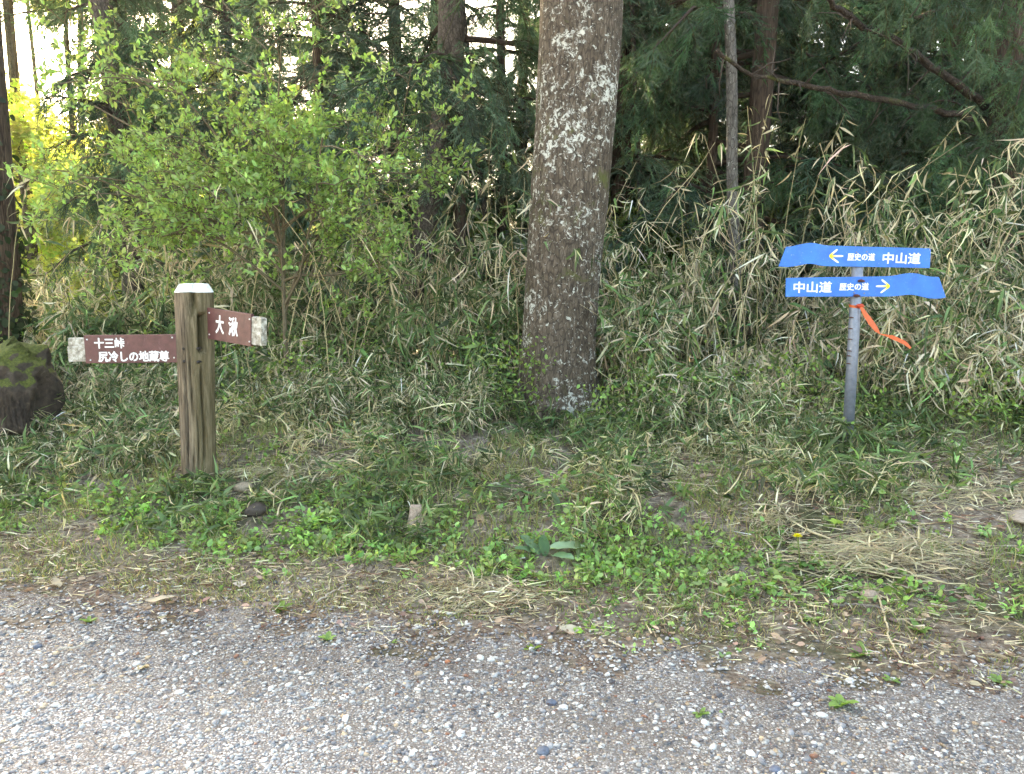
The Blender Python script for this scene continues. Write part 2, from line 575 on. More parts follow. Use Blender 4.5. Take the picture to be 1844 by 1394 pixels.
def one(V, Q, T, name, mat, parent=None, col=(1, 1, 1), smooth=True):
    g = Geo(); g.add(V, Q, T, col); return g.build(name, mat, parent, smooth)


# ================================================================== SETTING
def grid(xs, ys):
    X, Y = np.meshgrid(xs, ys)
    V = np.stack([X, Y, H(X, Y)], -1).reshape(-1, 3)
    nx, ny = len(xs), len(ys)
    i = np.arange(ny - 1)[:, None]; j = np.arange(nx - 1)[None]
    a = i * nx + j
    return V, np.stack([a, a + 1, a + nx + 1, a + nx], -1).reshape(-1, 4)


xs = np.concatenate([[-600, -300, -150, -70, -40, -25, -16, -11, -8], np.arange(-6.5, 6.51, .055), [8, 11, 16, 25, 40, 70, 150, 300, 600]])
ys = np.concatenate([[-600, -250, -80, -30, -12, -5, -1, 1], np.arange(2.0, 9.0, .05), np.arange(9.2, 16, .4), [17, 19, 22, 26, 31, 38, 48, 60, 80, 130, 250, 600]])
V, Q = grid(xs, ys)
one(V, Q, None, 'ground', GROUND)['kind'] = 'structure'


def edge_y(x):
    return 3.24 - .19 * np.clip(x, -6, 6) + .22 * (fbm(x * 1.3, x * 0 + 2.2, seed=21, o=4) - .5)


xs = np.concatenate([[-60, -30, -15, -9, -6.5], np.arange(-6, 6.01, .06), [6.5, 9, 15, 30, 60]])
E = edge_y(xs) + .15
tt = np.concatenate([[0, .3, .55], np.linspace(.6, .93, 8), np.linspace(.935, 1, 26)])
X = np.broadcast_to(xs[None], (len(tt), len(xs)))
Y = -9 + (E + 9)[None] * tt[:, None]
Z = H(X, Y) + .004 + .0 * X
dE = np.clip(E[None] - Y, 0, 1)
kk = np.clip(1 - dE / .55, 0, 1)
Z = Z + kk * (.05 * (fbm(X * 7, Y * 7, seed=33, o=3) - .5) - .006)
Z[-1] -= .03
V = np.stack([X, Y, Z], -1).reshape(-1, 3)
nx = len(xs); i = np.arange(len(tt) - 1)[:, None]; j = np.arange(nx - 1)[None]; a = i * nx + j
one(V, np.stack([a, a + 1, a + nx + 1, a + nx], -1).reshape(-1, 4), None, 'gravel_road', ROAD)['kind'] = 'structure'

# ---- pebbles bedded in the road
def pebbles():
    g = Geo(); r = RS(11)
    N = 60000
    x = r.uniform(-3.6, 3.2, N); y = r.uniform(1.9, 4.3, N)
    s = y - edge_y(x)
    keep = (np.abs(x) < .72 * y + .4) & (r.rand(N) < np.where(s < .05, 1, np.clip(.5 - 1.0 * s, .03, .5)))
    keep &= (fbm(x * 1.7, y * 2.5, seed=31, o=3) + .5 * r.rand(N)) > np.where(s < -.35, .5, .60)
    x, y = x[keep], y[keep]; n = len(x)
    size = np.clip(np.exp(r.normal(math.log(.0052), .42, n)), .0028, .016)
    pal = np.array([[.12, .125, .135], [.18, .185, .20], [.26, .262, .27], [.36, .355, .345], [.46, .445, .42], [.56, .55, .52], [.68, .67, .64], [.42, .33, .23], [.26, .14, .10]])
    pi = r.choice(len(pal), n, p=[.09, .15, .18, .16, .15, .12, .07, .06, .02])
    pebble_light = np.clip((2.75 - (y + .38 * x + .9 * fbm(x * 2.2, y * 2.2, seed=36, o=3))) / .8, -.1, .4)  # same lower-left brightness put into the pebble colours
    col = np.clip(pal[pi] * np.exp(r.normal(0, .15, (n, 1))) + (pebble_light * .16)[:, None], .02, .8)
    for k in range(6):
        sel = np.arange(n) % 6 == k
        v = ICO0[0] * (1 + RS(50 + k).uniform(-.28, .28, (12, 1)))
        if True:
            m = sel
            th = r.uniform(0, 2 * PI, m.sum())
            D = np.stack([np.cos(th), np.sin(th), r.normal(0, .15, m.sum())], -1)
            Nn = np.stack([r.normal(0, .18, m.sum()), r.normal(0, .18, m.sum()), np.ones(m.sum())], -1)
            sz = size[m]
            M = frame(D, Nn, sz * r.uniform(1, 1.45, m.sum()), sz * r.uniform(.8, 1.05, m.sum()), sz * r.uniform(.38, .62, m.sum()))
            P = np.stack([x[m], y[m], H(x[m], y[m]) + .004 + sz * .12], -1)
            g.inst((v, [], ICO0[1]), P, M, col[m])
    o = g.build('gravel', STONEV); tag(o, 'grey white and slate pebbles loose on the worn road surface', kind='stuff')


pebbles()


# ================================================================== TREES
def trunk_mesh(path, radii, sides, name, mat, parent, wob=.25, seed=1, flare=None, lobes=0):
    """path in parent space, resampled finely"""
    P = np.array([tuple(q) for q in path], float)
    R = np.array(radii, float)
    L = np.concatenate([[0], np.cumsum(np.linalg.norm(np.diff(P, axis=0), axis=1))])
    n = max(6, int(L[-1] / (.06 if sides > 40 else .22)))
    t = np.linspace(0, L[-1], n)
    # smooth interpolation
    def sm(a):
        b = np.interp(t, L, a)
        k = max(1, n // 14)
        if k > 1:
            pad = np.concatenate([b[0] + (b[0] - b[1:k + 1][::-1]), b, b[-1] + (b[-1] - b[-k - 1:-1][::-1])])
            b = np.convolve(pad, np.ones(2 * k + 1) / (2 * k + 1), 'valid')
        return b
    PP = np.stack([sm(P[:, i]) for i in range(3)], -1); RR = sm(R)
    V, Q, T = tube(PP, RR, sides, 0)
    nv = n * sides
    c = np.repeat(PP, sides, 0); d = V[:nv] - c
    th = np.arctan2(d[:, 1], d[:, 0])
    u = unit(d)
    rr = np.linalg.norm(d, axis=1)
    base = fbm(u[:, 0] * 1.2 + 5, u[:, 1] * 1.2, V[:nv, 2] * 1.2, seed=seed, o=3) - .5
    fine = fbm(u[:, 0] * 9, u[:, 1] * 9, V[:nv, 2] * 6, seed=seed + 3, o=3) - .5
    k = 1 + wob * base + wob * .35 * fine
    if lobes:
        z = V[:nv, 2] - V[:nv, 2].min()
        k = k + np.exp(-z / .26) * (.42 + .26 * np.cos(lobes * th + 1.2) + .15 * np.cos(3 * th))
    V[:nv] = c + d * k[:, None]
    return one(V, Q, T, name, mat, parent)


def spray(seed, n=20, droop=.5):
    """feathery cedar branchlet, length 1 along +Y, drooping to -Z"""
    r = RS(seed); g = Geo()
    t = r.uniform(.08, 1, n)
    ax = lambda q: np.stack([.05 * np.sin(q * 5 + seed), q, -droop * q ** 1.8], -1)
    P = ax(t)
    side = np.where(np.arange(n) % 2 == 0, 1, -1.)
    D = np.stack([side * r.uniform(.5, 1.1, n), r.uniform(.5, 1, n), -r.uniform(.2, .9, n)], -1)
    L = (.42 * (1 - .65 * t) + .08) * r.uniform(.7, 1.2, n)
    cc = np.ones((n, 3)) * r.uniform(.75, 1.2, (n, 1))
    g.inst(THIN, P, frame(D, rdir(r, n, 1), L, np.full(n, .028)), cc)
    # needles on each strand
    m = 5
    for q in range(m):
        f = (q + .6) / m
        PP = P + unit(D) * (L * f)[:, None]
        for sg in (1, -1):
            S = unit(np.cross(D, [0, 0, 1.]))
            DD = unit(D) * .8 + S * sg * .75 + np.array([0, 0, -.25]) + r.normal(0, .15, (n, 3))
            g.inst(THIN, PP, frame(DD, rdir(r, n, .8), L * .36 * (1.15 - f), np.full(n, .02)), cc * r.uniform(.8, 1.25, (n, 1)))
    q = np.linspace(0, 1, 5)
    a = ax(q); V, Q = tubes(a[None], np.linspace(.012, .004, 5)[None], 3)
    g.add(V, Q, None, (.9, .55, .35))
    V = np.concatenate(g.V); Qs = np.concatenate(g.Q) if g.Q else []; Ts = np.concatenate(g.T)
    return V, Qs, Ts, np.concatenate(g.C)


SPRAYS = [spray(s, 14, d) for s, d in ((1, .45), (2, .8), (3, 1.1))]


def place_sprays(g, r, P, D, L, col, mat=0):
    k = r.randint(0, len(SPRAYS), len(P))
    N = np.zeros((len(P), 3)); N[:, 2] = 1; N += r.normal(0, .25, N.shape)
    for i, sp in enumerate(SPRAYS):
        m = k == i
        if m.any():
            g.inst(sp, P[m], frame(D[m], N[m], L[m], L[m], L[m]), col[m], mat)


def limb_pts(r, p0, az, el, length, sag, K=7):
    t = np.linspace(0, 1, K)
    d = np.array([math.cos(az) * math.cos(el), math.sin(az) * math.cos(el), math.sin(el)])
    P = np.array(p0)[None] + d[None] * (t * length)[:, None]
    P[:, 2] -= sag * length * t ** 2
    P += np.cumsum(r.normal(0, .02 * length, (K, 3)), 0) * t[:, None]
    return P


def cedar_crown(seed, z0, z1, rmax, nb, nsp, sl=.5, base=(.07, .125, .07), sag=.35, dense_low=0):
    """foliage and limbs round a vertical axis -> Geo (mat 0 needles, mat 1 bark)"""
    r = RS(seed); g = Geo()
    paths, rads = [], []
    for b in range(nb):
        f = (b + r.rand()) / nb
        z = z0 + (z1 - z0) * f ** (1.25 if dense_low else 1)
        L = rmax * (1 - .75 * f) * r.uniform(.65, 1.15) + .2
        Pp = limb_pts(r, (0, 0, z), r.uniform(0, 2 * PI), r.uniform(-.1, .35), L, sag * r.uniform(.5, 1.4))
        paths.append(Pp); rads.append(np.linspace(.022 + .008 * L, .005, 7))
        n = max(4, int(nsp * L / rmax))
        t = r.uniform(.2, 1.0, n)
        base_p = np.stack([np.interp(t * 6, np.arange(7), Pp[:, i]) for i in range(3)], -1)
        T = unit(Pp[-1] - Pp[0])
        S = unit(np.cross(T, [0, 0, 1.]))
        sd = r.choice([-1, 1], n)[:, None]
        D = T[None] * r.uniform(.2, 1, (n, 1)) + S[None] * sd * r.uniform(.1, 1, (n, 1)) + np.stack([np.zeros(n), np.zeros(n), r.uniform(-.5, .35, n)], -1)
        lum = np.exp(r.normal(0, .16))
        place_sprays(g, r, base_p, D, sl * r.uniform(.6, 1.25, n) * (1.15 - .4 * t), hcol(r, n, np.array(base) * lum, .2, .07))
    V, Q = tubes(np.array(paths), np.array(rads), 4)
    g.add(V, Q, None, (.06, .042, .032), 1)
    return g


def twig_clump(seed, n=16, kind=RHOMB):
    """leafy twig of length 1"""
    r = RS(seed); g = Geo()
    t = r.uniform(.15, 1, n)
    P = np.stack([.08 * np.sin(t * 4), t, .05 * np.sin(t * 7)], -1)
    D = rdir(r, n) * np.array([1, .6, .7]) + np.array([0, .5, 0])
    L = r.uniform(.16, .3, n)
    g.inst(kind, P, frame(D, rdir(r, n, 1.2), L, L * .62), np.ones((n, 3)) * r.uniform(.8, 1.25, (n, 1)))
    V = np.concatenate(g.V)
    return V, (np.concatenate(g.Q) if g.Q else []), (np.concatenate(g.T) if g.T else []), np.concatenate(g.C)


TWIGS = [twig_clump(s) for s in (1, 2, 3, 4)]


def broad_crown(seed, z0, z1, rmax, nl, ntw, tl=.4, base=(.07, .11, .02), lift=.4):
    r = RS(seed); g = Geo(); paths, rads = [], []
    for b in range(nl):
        f = (b + r.rand()) / nl
        z = z0 + (z1 - z0) * f * .8
        L = rmax * r.uniform(.5, 1.1) * (1 - .35 * f)
        Pp = limb_pts(r, (0, 0, z), r.uniform(0, 2 * PI), r.uniform(.1, .9) * lift * 2, L, .1)
        paths.append(Pp); rads.append(np.linspace(.03, .006, 7))
        n = max(6, int(ntw * L / rmax))
        t = r.uniform(.3, 1.05, n)
        bp = np.stack([np.interp(t * 6, np.arange(7), Pp[:, i]) for i in range(3)], -1) + r.normal(0, .16 * rmax * .5, (n, 3)) * np.array([1, 1, .5])
        D = rdir(r, n, .2)
        col = hcol(r, n, np.array(base) * np.exp(r.normal(0, .15)), .2, .08)
        k = r.randint(0, 4, n)
        for i, sp in enumerate(TWIGS):
            m = k == i
            ll = tl * r.uniform(.6, 1.3, m.sum())
            g.inst(sp, bp[m], frame(D[m], rdir(r, m.sum(), 1), ll, ll, ll), col[m])
    V, Q = tubes(np.array(paths), np.array(rads), 4)
    g.add(V, Q, None, (.07, .055, .04), 1)
    return g


# the lichened big tree -------------------------------------------------------
def px_path(pts, Y, base):
    return [at(x, y, Y) - base for x, y in pts]


by = 6.2
base = Vector((at(1005, 745, by).x, by, h1(at(1005, 745, by).x, by) - .05))
t = empty('big_tree', base, 'thick lichen-spotted brown tree trunk standing alone at the bank top', 'tree')
pth = px_path([(998, 770), (1000, 720), (1004, 640), (1010, 520), (1020, 400), (1034, 260), (1042, 120), (1048, 0), (1052, -150), (1060, -400), (1070, -900), (1080, -1500)], by, base)
rad = [.29, .285, .285, .29, .30, .305, .315, .325, .32, .29, .22, .13]
trunk_mesh(pth, rad, 128, 'trunk', BARK_BIG, t, .12, 4, lobes=4)
# root spreading left
g = Geo()
for (dx, dy, rr, ln) in ((-.62, -.28, .085, 1), (.45, -.22, .07, 1), (-.1, -.5, .06, 1)):
    pp = []
    for q in np.linspace(0, 1, 9):
        x, y = dx * q * 1.0, dy * q
        pp.append((x, y, h1(base.x + x, base.y + y) - base.z + .16 * (1 - q) ** 2 - .03 * q))
    V_, Q_, T_ = tube(pp, np.linspace(rr * 1.7, rr * .3, 9), 12, .35, 3)
    g.add(V_, Q_, T_)
g.build('root', BARK_BIG, t)
cg = broad_crown(5, 6.5, 11, 2.4, 12, 40, .4, (.08, .12, .03))
cg.build('crown', [LEAF, BARKV], t)

# double stemmed tree behind it -----------------------------------------------
by = 8.6
bx = at(760, 600, by).x
base = Vector((bx, by, h1(bx, by) - .05))
t = empty('forked_tree', base, 'tree with one leaning and one straight stem behind the leafy shrub', 'tree')
trunk_mesh(px_path([(700, 680), (735, 560), (756, 460), (775, 380), (790, 280), (805, 190), (813, 100), (815, 0), (812, -200), (815, -900)], by, base),
           [.15, .135, .13, .13, .14, .15, .145, .14, .13, .07], 56, 'stem', BARK_MID, t, .15, 8)
trunk_mesh(px_path([(835, 690), (828, 520), (828, 400), (826, 280), (822, 190), (816, 120)], by + .12, base),
           [.11, .075, .07, .07, .08, .06], 40, 'stem', BARK_CEDAR, t, .15, 9)
CEDAR_HI = cedar_crown(21, 3.3, 10, 2.4, 34, 22, .7)
hi = CEDAR_HI.build('crown', [NEEDLE, BARKV], t)
hi.location = (at(815, 0, by).x - bx, 0, 0)

CEDAR_LO = cedar_crown(22, .5, 6.5, 1.8, 60, 26, .55, (.13, .20, .14), dense_low=1)
CEDAR_MID = cedar_crown(23, 1.5, 8.5, 2.1, 52, 26, .62, (.075, .13, .085))
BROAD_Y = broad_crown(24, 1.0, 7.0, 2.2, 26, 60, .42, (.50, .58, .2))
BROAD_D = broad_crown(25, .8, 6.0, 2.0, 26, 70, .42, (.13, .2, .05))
_protos = {}
for nm, gg in (('lo', CEDAR_LO), ('mid', CEDAR_MID), ('by', BROAD_Y), ('bd', BROAD_D)):
    o = gg.build('crown', [NEEDLE if nm in ('lo', 'mid') else LEAF_T, BARKV])
    _protos[nm] = o.data
    bpy.data.objects.remove(o)
_protos['hi'] = hi.data


def tree(name, px, py, Y, dia, lean, crown, label, group=None, mat=BARK_CEDAR, sc=(1, 1), rot=0, top=11, wob=.15, seed=1, path=None, sides=20):
    p = at(px, py, Y)
    base = Vector((p.x, Y, h1(p.x, Y) - .04))
    t = empty(name, base, label, 'tree', group)
    if path is None:
        rr = RS(seed)
        zs = np.array([0, .35, 1.2, 2.5, 4, 6, 8, top])
        w = np.cumsum(rr.normal(0, .03, (8, 2)), 0)
        pts = [(lean * z + w[i, 0], w[i, 1], z) for i, z in enumerate(zs)]
        rads = [dia * .62, dia * .53, dia * .5, dia * .48, dia * .45, dia * .38, dia * .28, dia * .08]
    else:
        pts = px_path(path, Y, base)
        pts.append(pts[-1] + (pts[-1] - pts[-2]) .normalized() * 4)
        rads = list(np.linspace(dia * .56, dia * .44, len(pts) - 1)) + [dia * .2]
    trunk_mesh(pts, rads, sides, 'trunk', mat, t, wob, seed)
    if crown:
        o = bpy.data.objects.new('crown', _protos[crown]); C.objects.link(o); o.parent = t
        o.scale = (sc[0], sc[0], sc[1]); o.rotation_euler.z = rot
        o.location.x = lean * 3
    return t


# named trees
tree('ivy_tree', -20, 560, 7.0, .42, 0, None, 'dark ivy-clad trunk cut by the left edge of the picture', mat=BARK_CEDAR, path=[(-12, 640), (-18, 450), (-32, 250), (-44, 100), (-50, 0), (-60, -200)], seed=3, sides=32)
tree('leaning_tree', 238, 560, 10.5, .25, 0, 'mid', 'slim trunk lit warm at its top behind the leafy shrub on the left', mat=BARK_MID, path=[(246, 660), (241, 560), (236, 420), (224, 300), (208, 180), (192, 80), (176, 0), (150, -200)], seed=4, sides=24, sc=(.5, .9), rot=1)
tree('grey_barked_tree', 1328, 650, 7.6, .105, 0, None, 'thin pale grey lichened trunk left of the blue signs', mat=BARK_GREY, path=[(1334, 690), (1330, 560), (1322, 430), (1316, 300), (1320, 180), (1316, 80), (1312, 0), (1306, -200)], seed=5, sides=24)
tree('red_barked_cedar', 1358, 560, 8.7, .25, 0.0, 'hi', 'brown cedar trunk directly behind the thin pale grey trunk', seed=6, rot=2, top=13, sides=24)
tree('slender_cedar', 1270, 520, 9.4, .12, -.005, 'mid', 'slender dark cedar trunk midway between big trunk and thin grey trunk', seed=7, rot=3)
tree('dark_cedar', 722, 420, 11.0, .2, .0, 'mid', 'dark cedar with drooping blue-green sprays left of the forked tree', seed=8, rot=4)
tree('sunlit_cedar', 352, 420, 14.5, .2, 0.0, 'hi', 'cedar with an orange sunlit trunk showing above the leafy shrub', seed=9, rot=.5)
tree('thin_cedar', 938, 420, 11.5, .16, .0, 'mid', 'thin dark cedar close to the left side of the big trunk', seed=10, rot=5)
tree('young_cedar', 585, 560, 9.6, .12, .0, 'lo', 'young cedar with low feathery foliage behind the leafy shrub', seed=11, rot=1.5, sc=(.9, .8))
tree('young_cedar', 900, 560, 10.0, .12, .0, 'lo', 'young cedar with low foliage seen between forked tree and big trunk', seed=12, rot=2.5, sc=(.7, .7))
tree('young_cedar', 420, 560, 11.5, .12, .0, 'lo', 'young cedar with dark foliage behind the wooden signpost', seed=13, rot=3.5, sc=(.8, .8))

# right hand cedar with drooping limbs --------------------------------------
by = 7.8
bx = at(1775, 600, by).x
base = Vector((bx, by, h1(bx, by) - .05))
t = empty('limbed_cedar', base, 'cedar at the right with long bare limbs sloping above the blue signs', 'tree')
trunk_mesh([(0, 0, 0), (.0, 0, .5), (.02, .0, 2), (.04, 0, 4), (.05, 0, 7), (.05, 0, 12)], [.2, .16, .15, .14, .11, .04], 28, 'trunk', BARK_CEDAR, t, .15, 14)
for pts, r0, r1, seed in (([(1770, 215), (1660, 193), (1580, 178), (1500, 165), (1430, 150), (1350, 135), (1290, 92)], .034, .014, 1),
                          ([(1775, 190), (1690, 130), (1640, 88), (1590, 62), (1550, 45), (1500, 10), (1440, -60)], .04, .018, 2)):
    Ys = np.linspace(by, by - 1.5, len(pts))
    pp = [at(x, y, yy) - base for (x, y), yy in zip(pts, Ys)]
    P_ = np.array([tuple(q) for q in pp]); tt_ = np.linspace(0, len(P_) - 1, 30)
    P_ = np.stack([np.interp(tt_, np.arange(len(P_)), P_[:, i]) for i in range(3)], -1) + RS(seed).normal(0, .008, (30, 3))
    V_, Q_, T_ = tube(P_, np.linspace(r0, r1, 30), 10, .4, seed)
    lb_ = one(V_, Q_, T_, 'limb', BARK_LIMB, t)
    g_ = Geo(); rr_ = RS(seed + 60)
    for k_ in range(16):
        i_ = rr_.randint(2, 29); d_ = unit(rr_.normal(size=3) + np.array([0, -.3, .3])); L_ = rr_.uniform(.05, .5)
        q_ = np.linspace(0, 1, 5)[:, None]
        tw_ = P_[i_][None] + d_[None] * q_ * L_ + rr_.normal(0, .012, (5, 3)) * q_ - np.array([0, 0, .25 * L_])[None] * q_ ** 2
        v_, qq_, t__ = tube(tw_, np.linspace(.009, .003, 5), 5); g_.add(v_, qq_, t__, (.07, .055, .045))
    tag(g_.build('twigs', BARKV, t), kind='stuff')
g = Geo(); r = RS(77)
paths = []; rads = []
for (x0, y0, x1, y1, Y0, n) in ((1800, -80, 1640, 30, 6.2, 34), (1850, -60, 1790, 60, 6.0, 38), (1700, -90, 1580, -10, 6.6, 30), (1880, 60, 1830, 190, 6.4, 30),
                                (1760, -60, 1700, 40, 6.4, 34), (1560, -120, 1500, -30, 7.0, 20), (1900, 180, 1800, 260, 7.4, 30), (1890, 330, 1800, 360, 7.6, 26), (1640, 200, 1560, 235, 8.2, 20),
                                (1780, 120, 1700, 200, 7.9, 24)):
    A, B = at(x0, y0, Y0 + .3) - base, at(x1, y1, Y0) - base
    q = np.linspace(0, 1, 7)[:, None]
    Pp = np.array(A)[None] * (1 - q) + np.array(B)[None] * q
    Pp[:, 2] += .15 * np.sin(q[:, 0] * PI)
    paths.append(Pp); rads.append(np.linspace(.014, .004, 7))
    tq = r.uniform(0, 1.05, n)
    bp = np.stack([np.interp(tq * 6, np.arange(7), Pp[:, i]) for i in range(3)], -1) + r.normal(0, .1, (n, 3))
    D = np.stack([r.normal(-.2, .5, n), r.normal(-.1, .4, n), r.uniform(-1.2, -.2, n)], -1)
    place_sprays(g, r, bp, D, r.uniform(.22, .45, n), hcol(r, n, (.09, .155, .085), .2, .07))
V_, Q_ = tubes(np.array(paths), np.array(rads), 4)
g.add(V_, Q_, None, (.07, .05, .04), 1)
o = g.build('drooping_spray', [NEEDLE, BARKV], t)
cr = bpy.data.objects.new('crown', _protos['hi']); C.objects.link(cr); cr.parent = t; cr.location = (0, 0, .2); cr.rotation_euler.z = 2.2

# feathery boughs of the nearer cedars, hanging in front of their trunks
def boughs(tname, lst, seed, col=(.15, .235, .165), mat=NEEDLE):
    tr_ = bpy.data.objects[tname]; b0 = tr_.location
    r = RS(seed)
    for (x0, y0, x1, y1, Y0, n, L0) in lst:
        g = Geo()
        A, B = at(x0, y0, Y0 + .25) - b0, at(x1, y1, Y0 - .15) - b0
        q = np.linspace(0, 1, 7)[:, None]
        Pp = np.array(A)[None] * (1 - q) + np.array(B)[None] * q
        Pp[:, 2] += .12 * np.sin(q[:, 0] * PI)
        tq = r.uniform(.1, 1.05, n)
        bp = np.stack([np.interp(tq * 6, np.arange(7), Pp[:, i]) for i in range(3)], -1) + r.normal(0, .10, (n, 3)) * np.array([1, 1, 1.1])
        T = unit(Pp[-1] - Pp[0])
        D = T[None] * .8 + np.stack([r.normal(0, .5, n), r.normal(-.2, .4, n), r.uniform(-.9, .1, n)], -1)
        lum = np.exp(r.normal(0, .22))
        place_sprays(g, r, bp, D, L0 * r.uniform(.6, 1.2, n), hcol(r, n, np.array(col) * lum, .18, .06))
        V, Q = tubes(Pp[None], np.linspace(.013, .003, 7)[None], 4)
        g.add(V, Q, None, (.07, .05, .04), 1)
        g.build('bough', [mat, BARKV], tr_)


def fan(xs_, ys_, Ys_, n, r, dx=(60, 170), dy=(10, 90), num=22, L0=.42):
    out = []
    for k in range(n):
        x, y = r.uniform(*xs_), r.uniform(*ys_); sg = r.choice([-1, 1])
        out.append((x, y, x + sg * r.uniform(*dx), y + r.uniform(*dy), r.uniform(*Ys_), num, L0))
    return out


rr_ = RS(808)
boughs('forked_tree', fan((690, 800), (40, 300), (8.1, 9.0), 12, rr_) + fan((800, 930), (150, 330), (8.3, 9.3), 7, rr_), 1)
boughs('young_cedar', fan((520, 700), (260, 460), (8.6, 9.4), 13, rr_), 2)
boughs('young_cedar.001', fan((840, 940), (330, 470), (8.8, 9.6), 7, rr_), 3, (.10, .19, .10))
boughs('dark_cedar', fan((600, 760), (0, 220), (9.6, 10.6), 12, rr_), 4)
boughs('sunlit_cedar', fan((330, 560), (0, 200), (11.0, 12.5), 12, rr_, L0=.5), 5)
boughs('leaning_tree', fan((170, 260), (20, 330), (9.8, 10.6), 10, rr_, dx=(30, 90)), 6, (.10, .18, .10))
boughs('red_barked_cedar', fan((1110, 1290), (-40, 200), (8.6, 9.8), 12, rr_) + fan((1390, 1480), (-40, 120), (9.8, 10.6), 6, rr_), 7, (.085, .16, .085))
boughs('slender_cedar', fan((1110, 1330), (60, 330), (9.8, 11), 10, rr_), 8, (.085, .15, .085))
boughs('limbed_cedar', fan((1440, 1800), (60, 360), (8.2, 9.6), 24, rr_) + fan((1700, 1830), (0, 420), (7.3, 7.7), 9, rr_, L0=.36), 9, (.085, .16, .08))

LM = [(-400, 'the left edge'), (10, 'the ivy trunk'), (236, 'the slim trunk'), (350, 'the wooden signpost'), (515, 'the shrub stem'), (722, 'the dark cedar'), (825, 'the forked tree'),
      (1020, 'the big trunk'), (1270, 'the slender cedar'), (1325, 'the thin grey trunk'), (1500, 'the upper blue arrow'), (1545, 'the grey pole'), (1690, 'the blue sign ends'), (1775, 'the limbed cedar'), (2400, 'the right edge')]
ORD = ['nearest', 'second nearest', 'third nearest', 'fourth nearest', 'fifth nearest', 'sixth nearest', 'seventh nearest', 'eighth nearest', 'ninth nearest', 'tenth nearest']


def place_labels(lst, kind):
    out = {}
    bins = {}
    for k, it in enumerate(lst):
        i = max(j for j in range(len(LM)) if it[0] >= LM[j][0])
        bins.setdefault(i, []).append((it[1], k))
    for i, b in bins.items():
        b.sort()
        for q, (Y, k) in enumerate(b):
            o = (ORD[q] + ' ') if len(b) > 1 else 'lone '
            out[k] = f"{o}{kind} between {LM[i][1]} and {LM[i + 1][1]}"
    return out


# trees deeper in the wood -----------------------------------------------------
r = RS(99)
deep = [(1120, 12.5, 'mid'), (1205, 13, 'mid'), (1465, 11.2, 'mid'), (1590, 12, 'lo'), (1700, 11, 'lo'), (1845, 10, 'lo'), (1800, 14, 'mid'),
        (1130, 9.8, 'lo'), (1235, 12.8, 'lo'), (1420, 12.2, 'lo'), (1540, 9.6, 'lo'), (1690, 9.2, 'lo'), (780, 13.5, 'lo'), (985, 17, 'hi'), (1060, 14, 'lo'), (1320, 16, 'lo'), (1240, 18, 'hi'), (1400, 18, 'hi'), (1620, 17, 'hi'), (610, 15, 'mid'), (470, 17.5, 'mid')]
dl = place_labels(deep, 'dark cedar')
for k, (px, Y, cr) in enumerate(deep):
    tree('forest_cedar', px, 480, Y, r.uniform(.13, .28), r.normal(0, .012), cr,
         dl[k], 'dark cedars deep in the wood', seed=100 + k, rot=r.uniform(0, 6), top=12, sides=14, sc=(r.uniform(.8, 1.1), r.uniform(.85, 1.1)))
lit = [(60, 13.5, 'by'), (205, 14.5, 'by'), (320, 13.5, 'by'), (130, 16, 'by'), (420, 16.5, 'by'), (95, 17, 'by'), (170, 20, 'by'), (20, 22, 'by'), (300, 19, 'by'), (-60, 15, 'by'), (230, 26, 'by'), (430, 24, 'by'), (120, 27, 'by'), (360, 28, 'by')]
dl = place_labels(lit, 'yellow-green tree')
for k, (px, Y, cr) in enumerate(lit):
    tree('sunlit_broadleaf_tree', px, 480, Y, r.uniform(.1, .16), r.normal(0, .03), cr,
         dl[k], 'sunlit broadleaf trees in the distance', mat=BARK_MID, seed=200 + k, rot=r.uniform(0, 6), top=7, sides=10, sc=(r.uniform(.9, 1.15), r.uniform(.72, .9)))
tall = [(65, 14.0, 1), (150, 15.5, 2), (-40, 13.0, 5), (255, 14.5, 3), (395, 16.5, 4), (480, 13.0, 6), (-150, 11.0, 2)]  # trees added to keep sun off the gravel, leftmost crowns lifted above view
dl = place_labels(tall, 'added sun-blocking tree')
for k, (px, Y, q) in enumerate(tall):
    t_ = tree('sun_blocker_cedar' if px >= 200 or px < -100 else 'sun_blocker_broadleaf', px, 480, Y, r.uniform(.16, .24) if px >= 200 else .11, r.normal(0, .012), 'hi' if px >= 200 else 'by',
              dl[k], 'added sun-blocking trees on the left', seed=400 + k, rot=q * 1.1, top=15 if px >= 200 else 10, sides=14, sc=(1.15, 1.0))
    for ch in t_.children:
        if ch.name.startswith('crown'): ch.location.z = 6.0 if -100 < px < 200 else 2.6
und = [(1180, 9.3, 'bd', .45), (1110, 10.5, 'bd', .6), (880, 9.2, 'bd', .4), (1440, 10.2, 'bd', .55), (1620, 10, 'bd', .5)]
dl = place_labels(und, 'small green tree')
for k, (px, Y, cr, s_) in enumerate(und):
    tree('understorey_tree', px, 520, Y, .06, r.normal(0, .05), cr,
         dl[k], 'small green trees in the bamboo', mat=BARK_MID, seed=300 + k, rot=r.uniform(0, 6), top=4, sides=8, sc=(s_, s_ * .8))

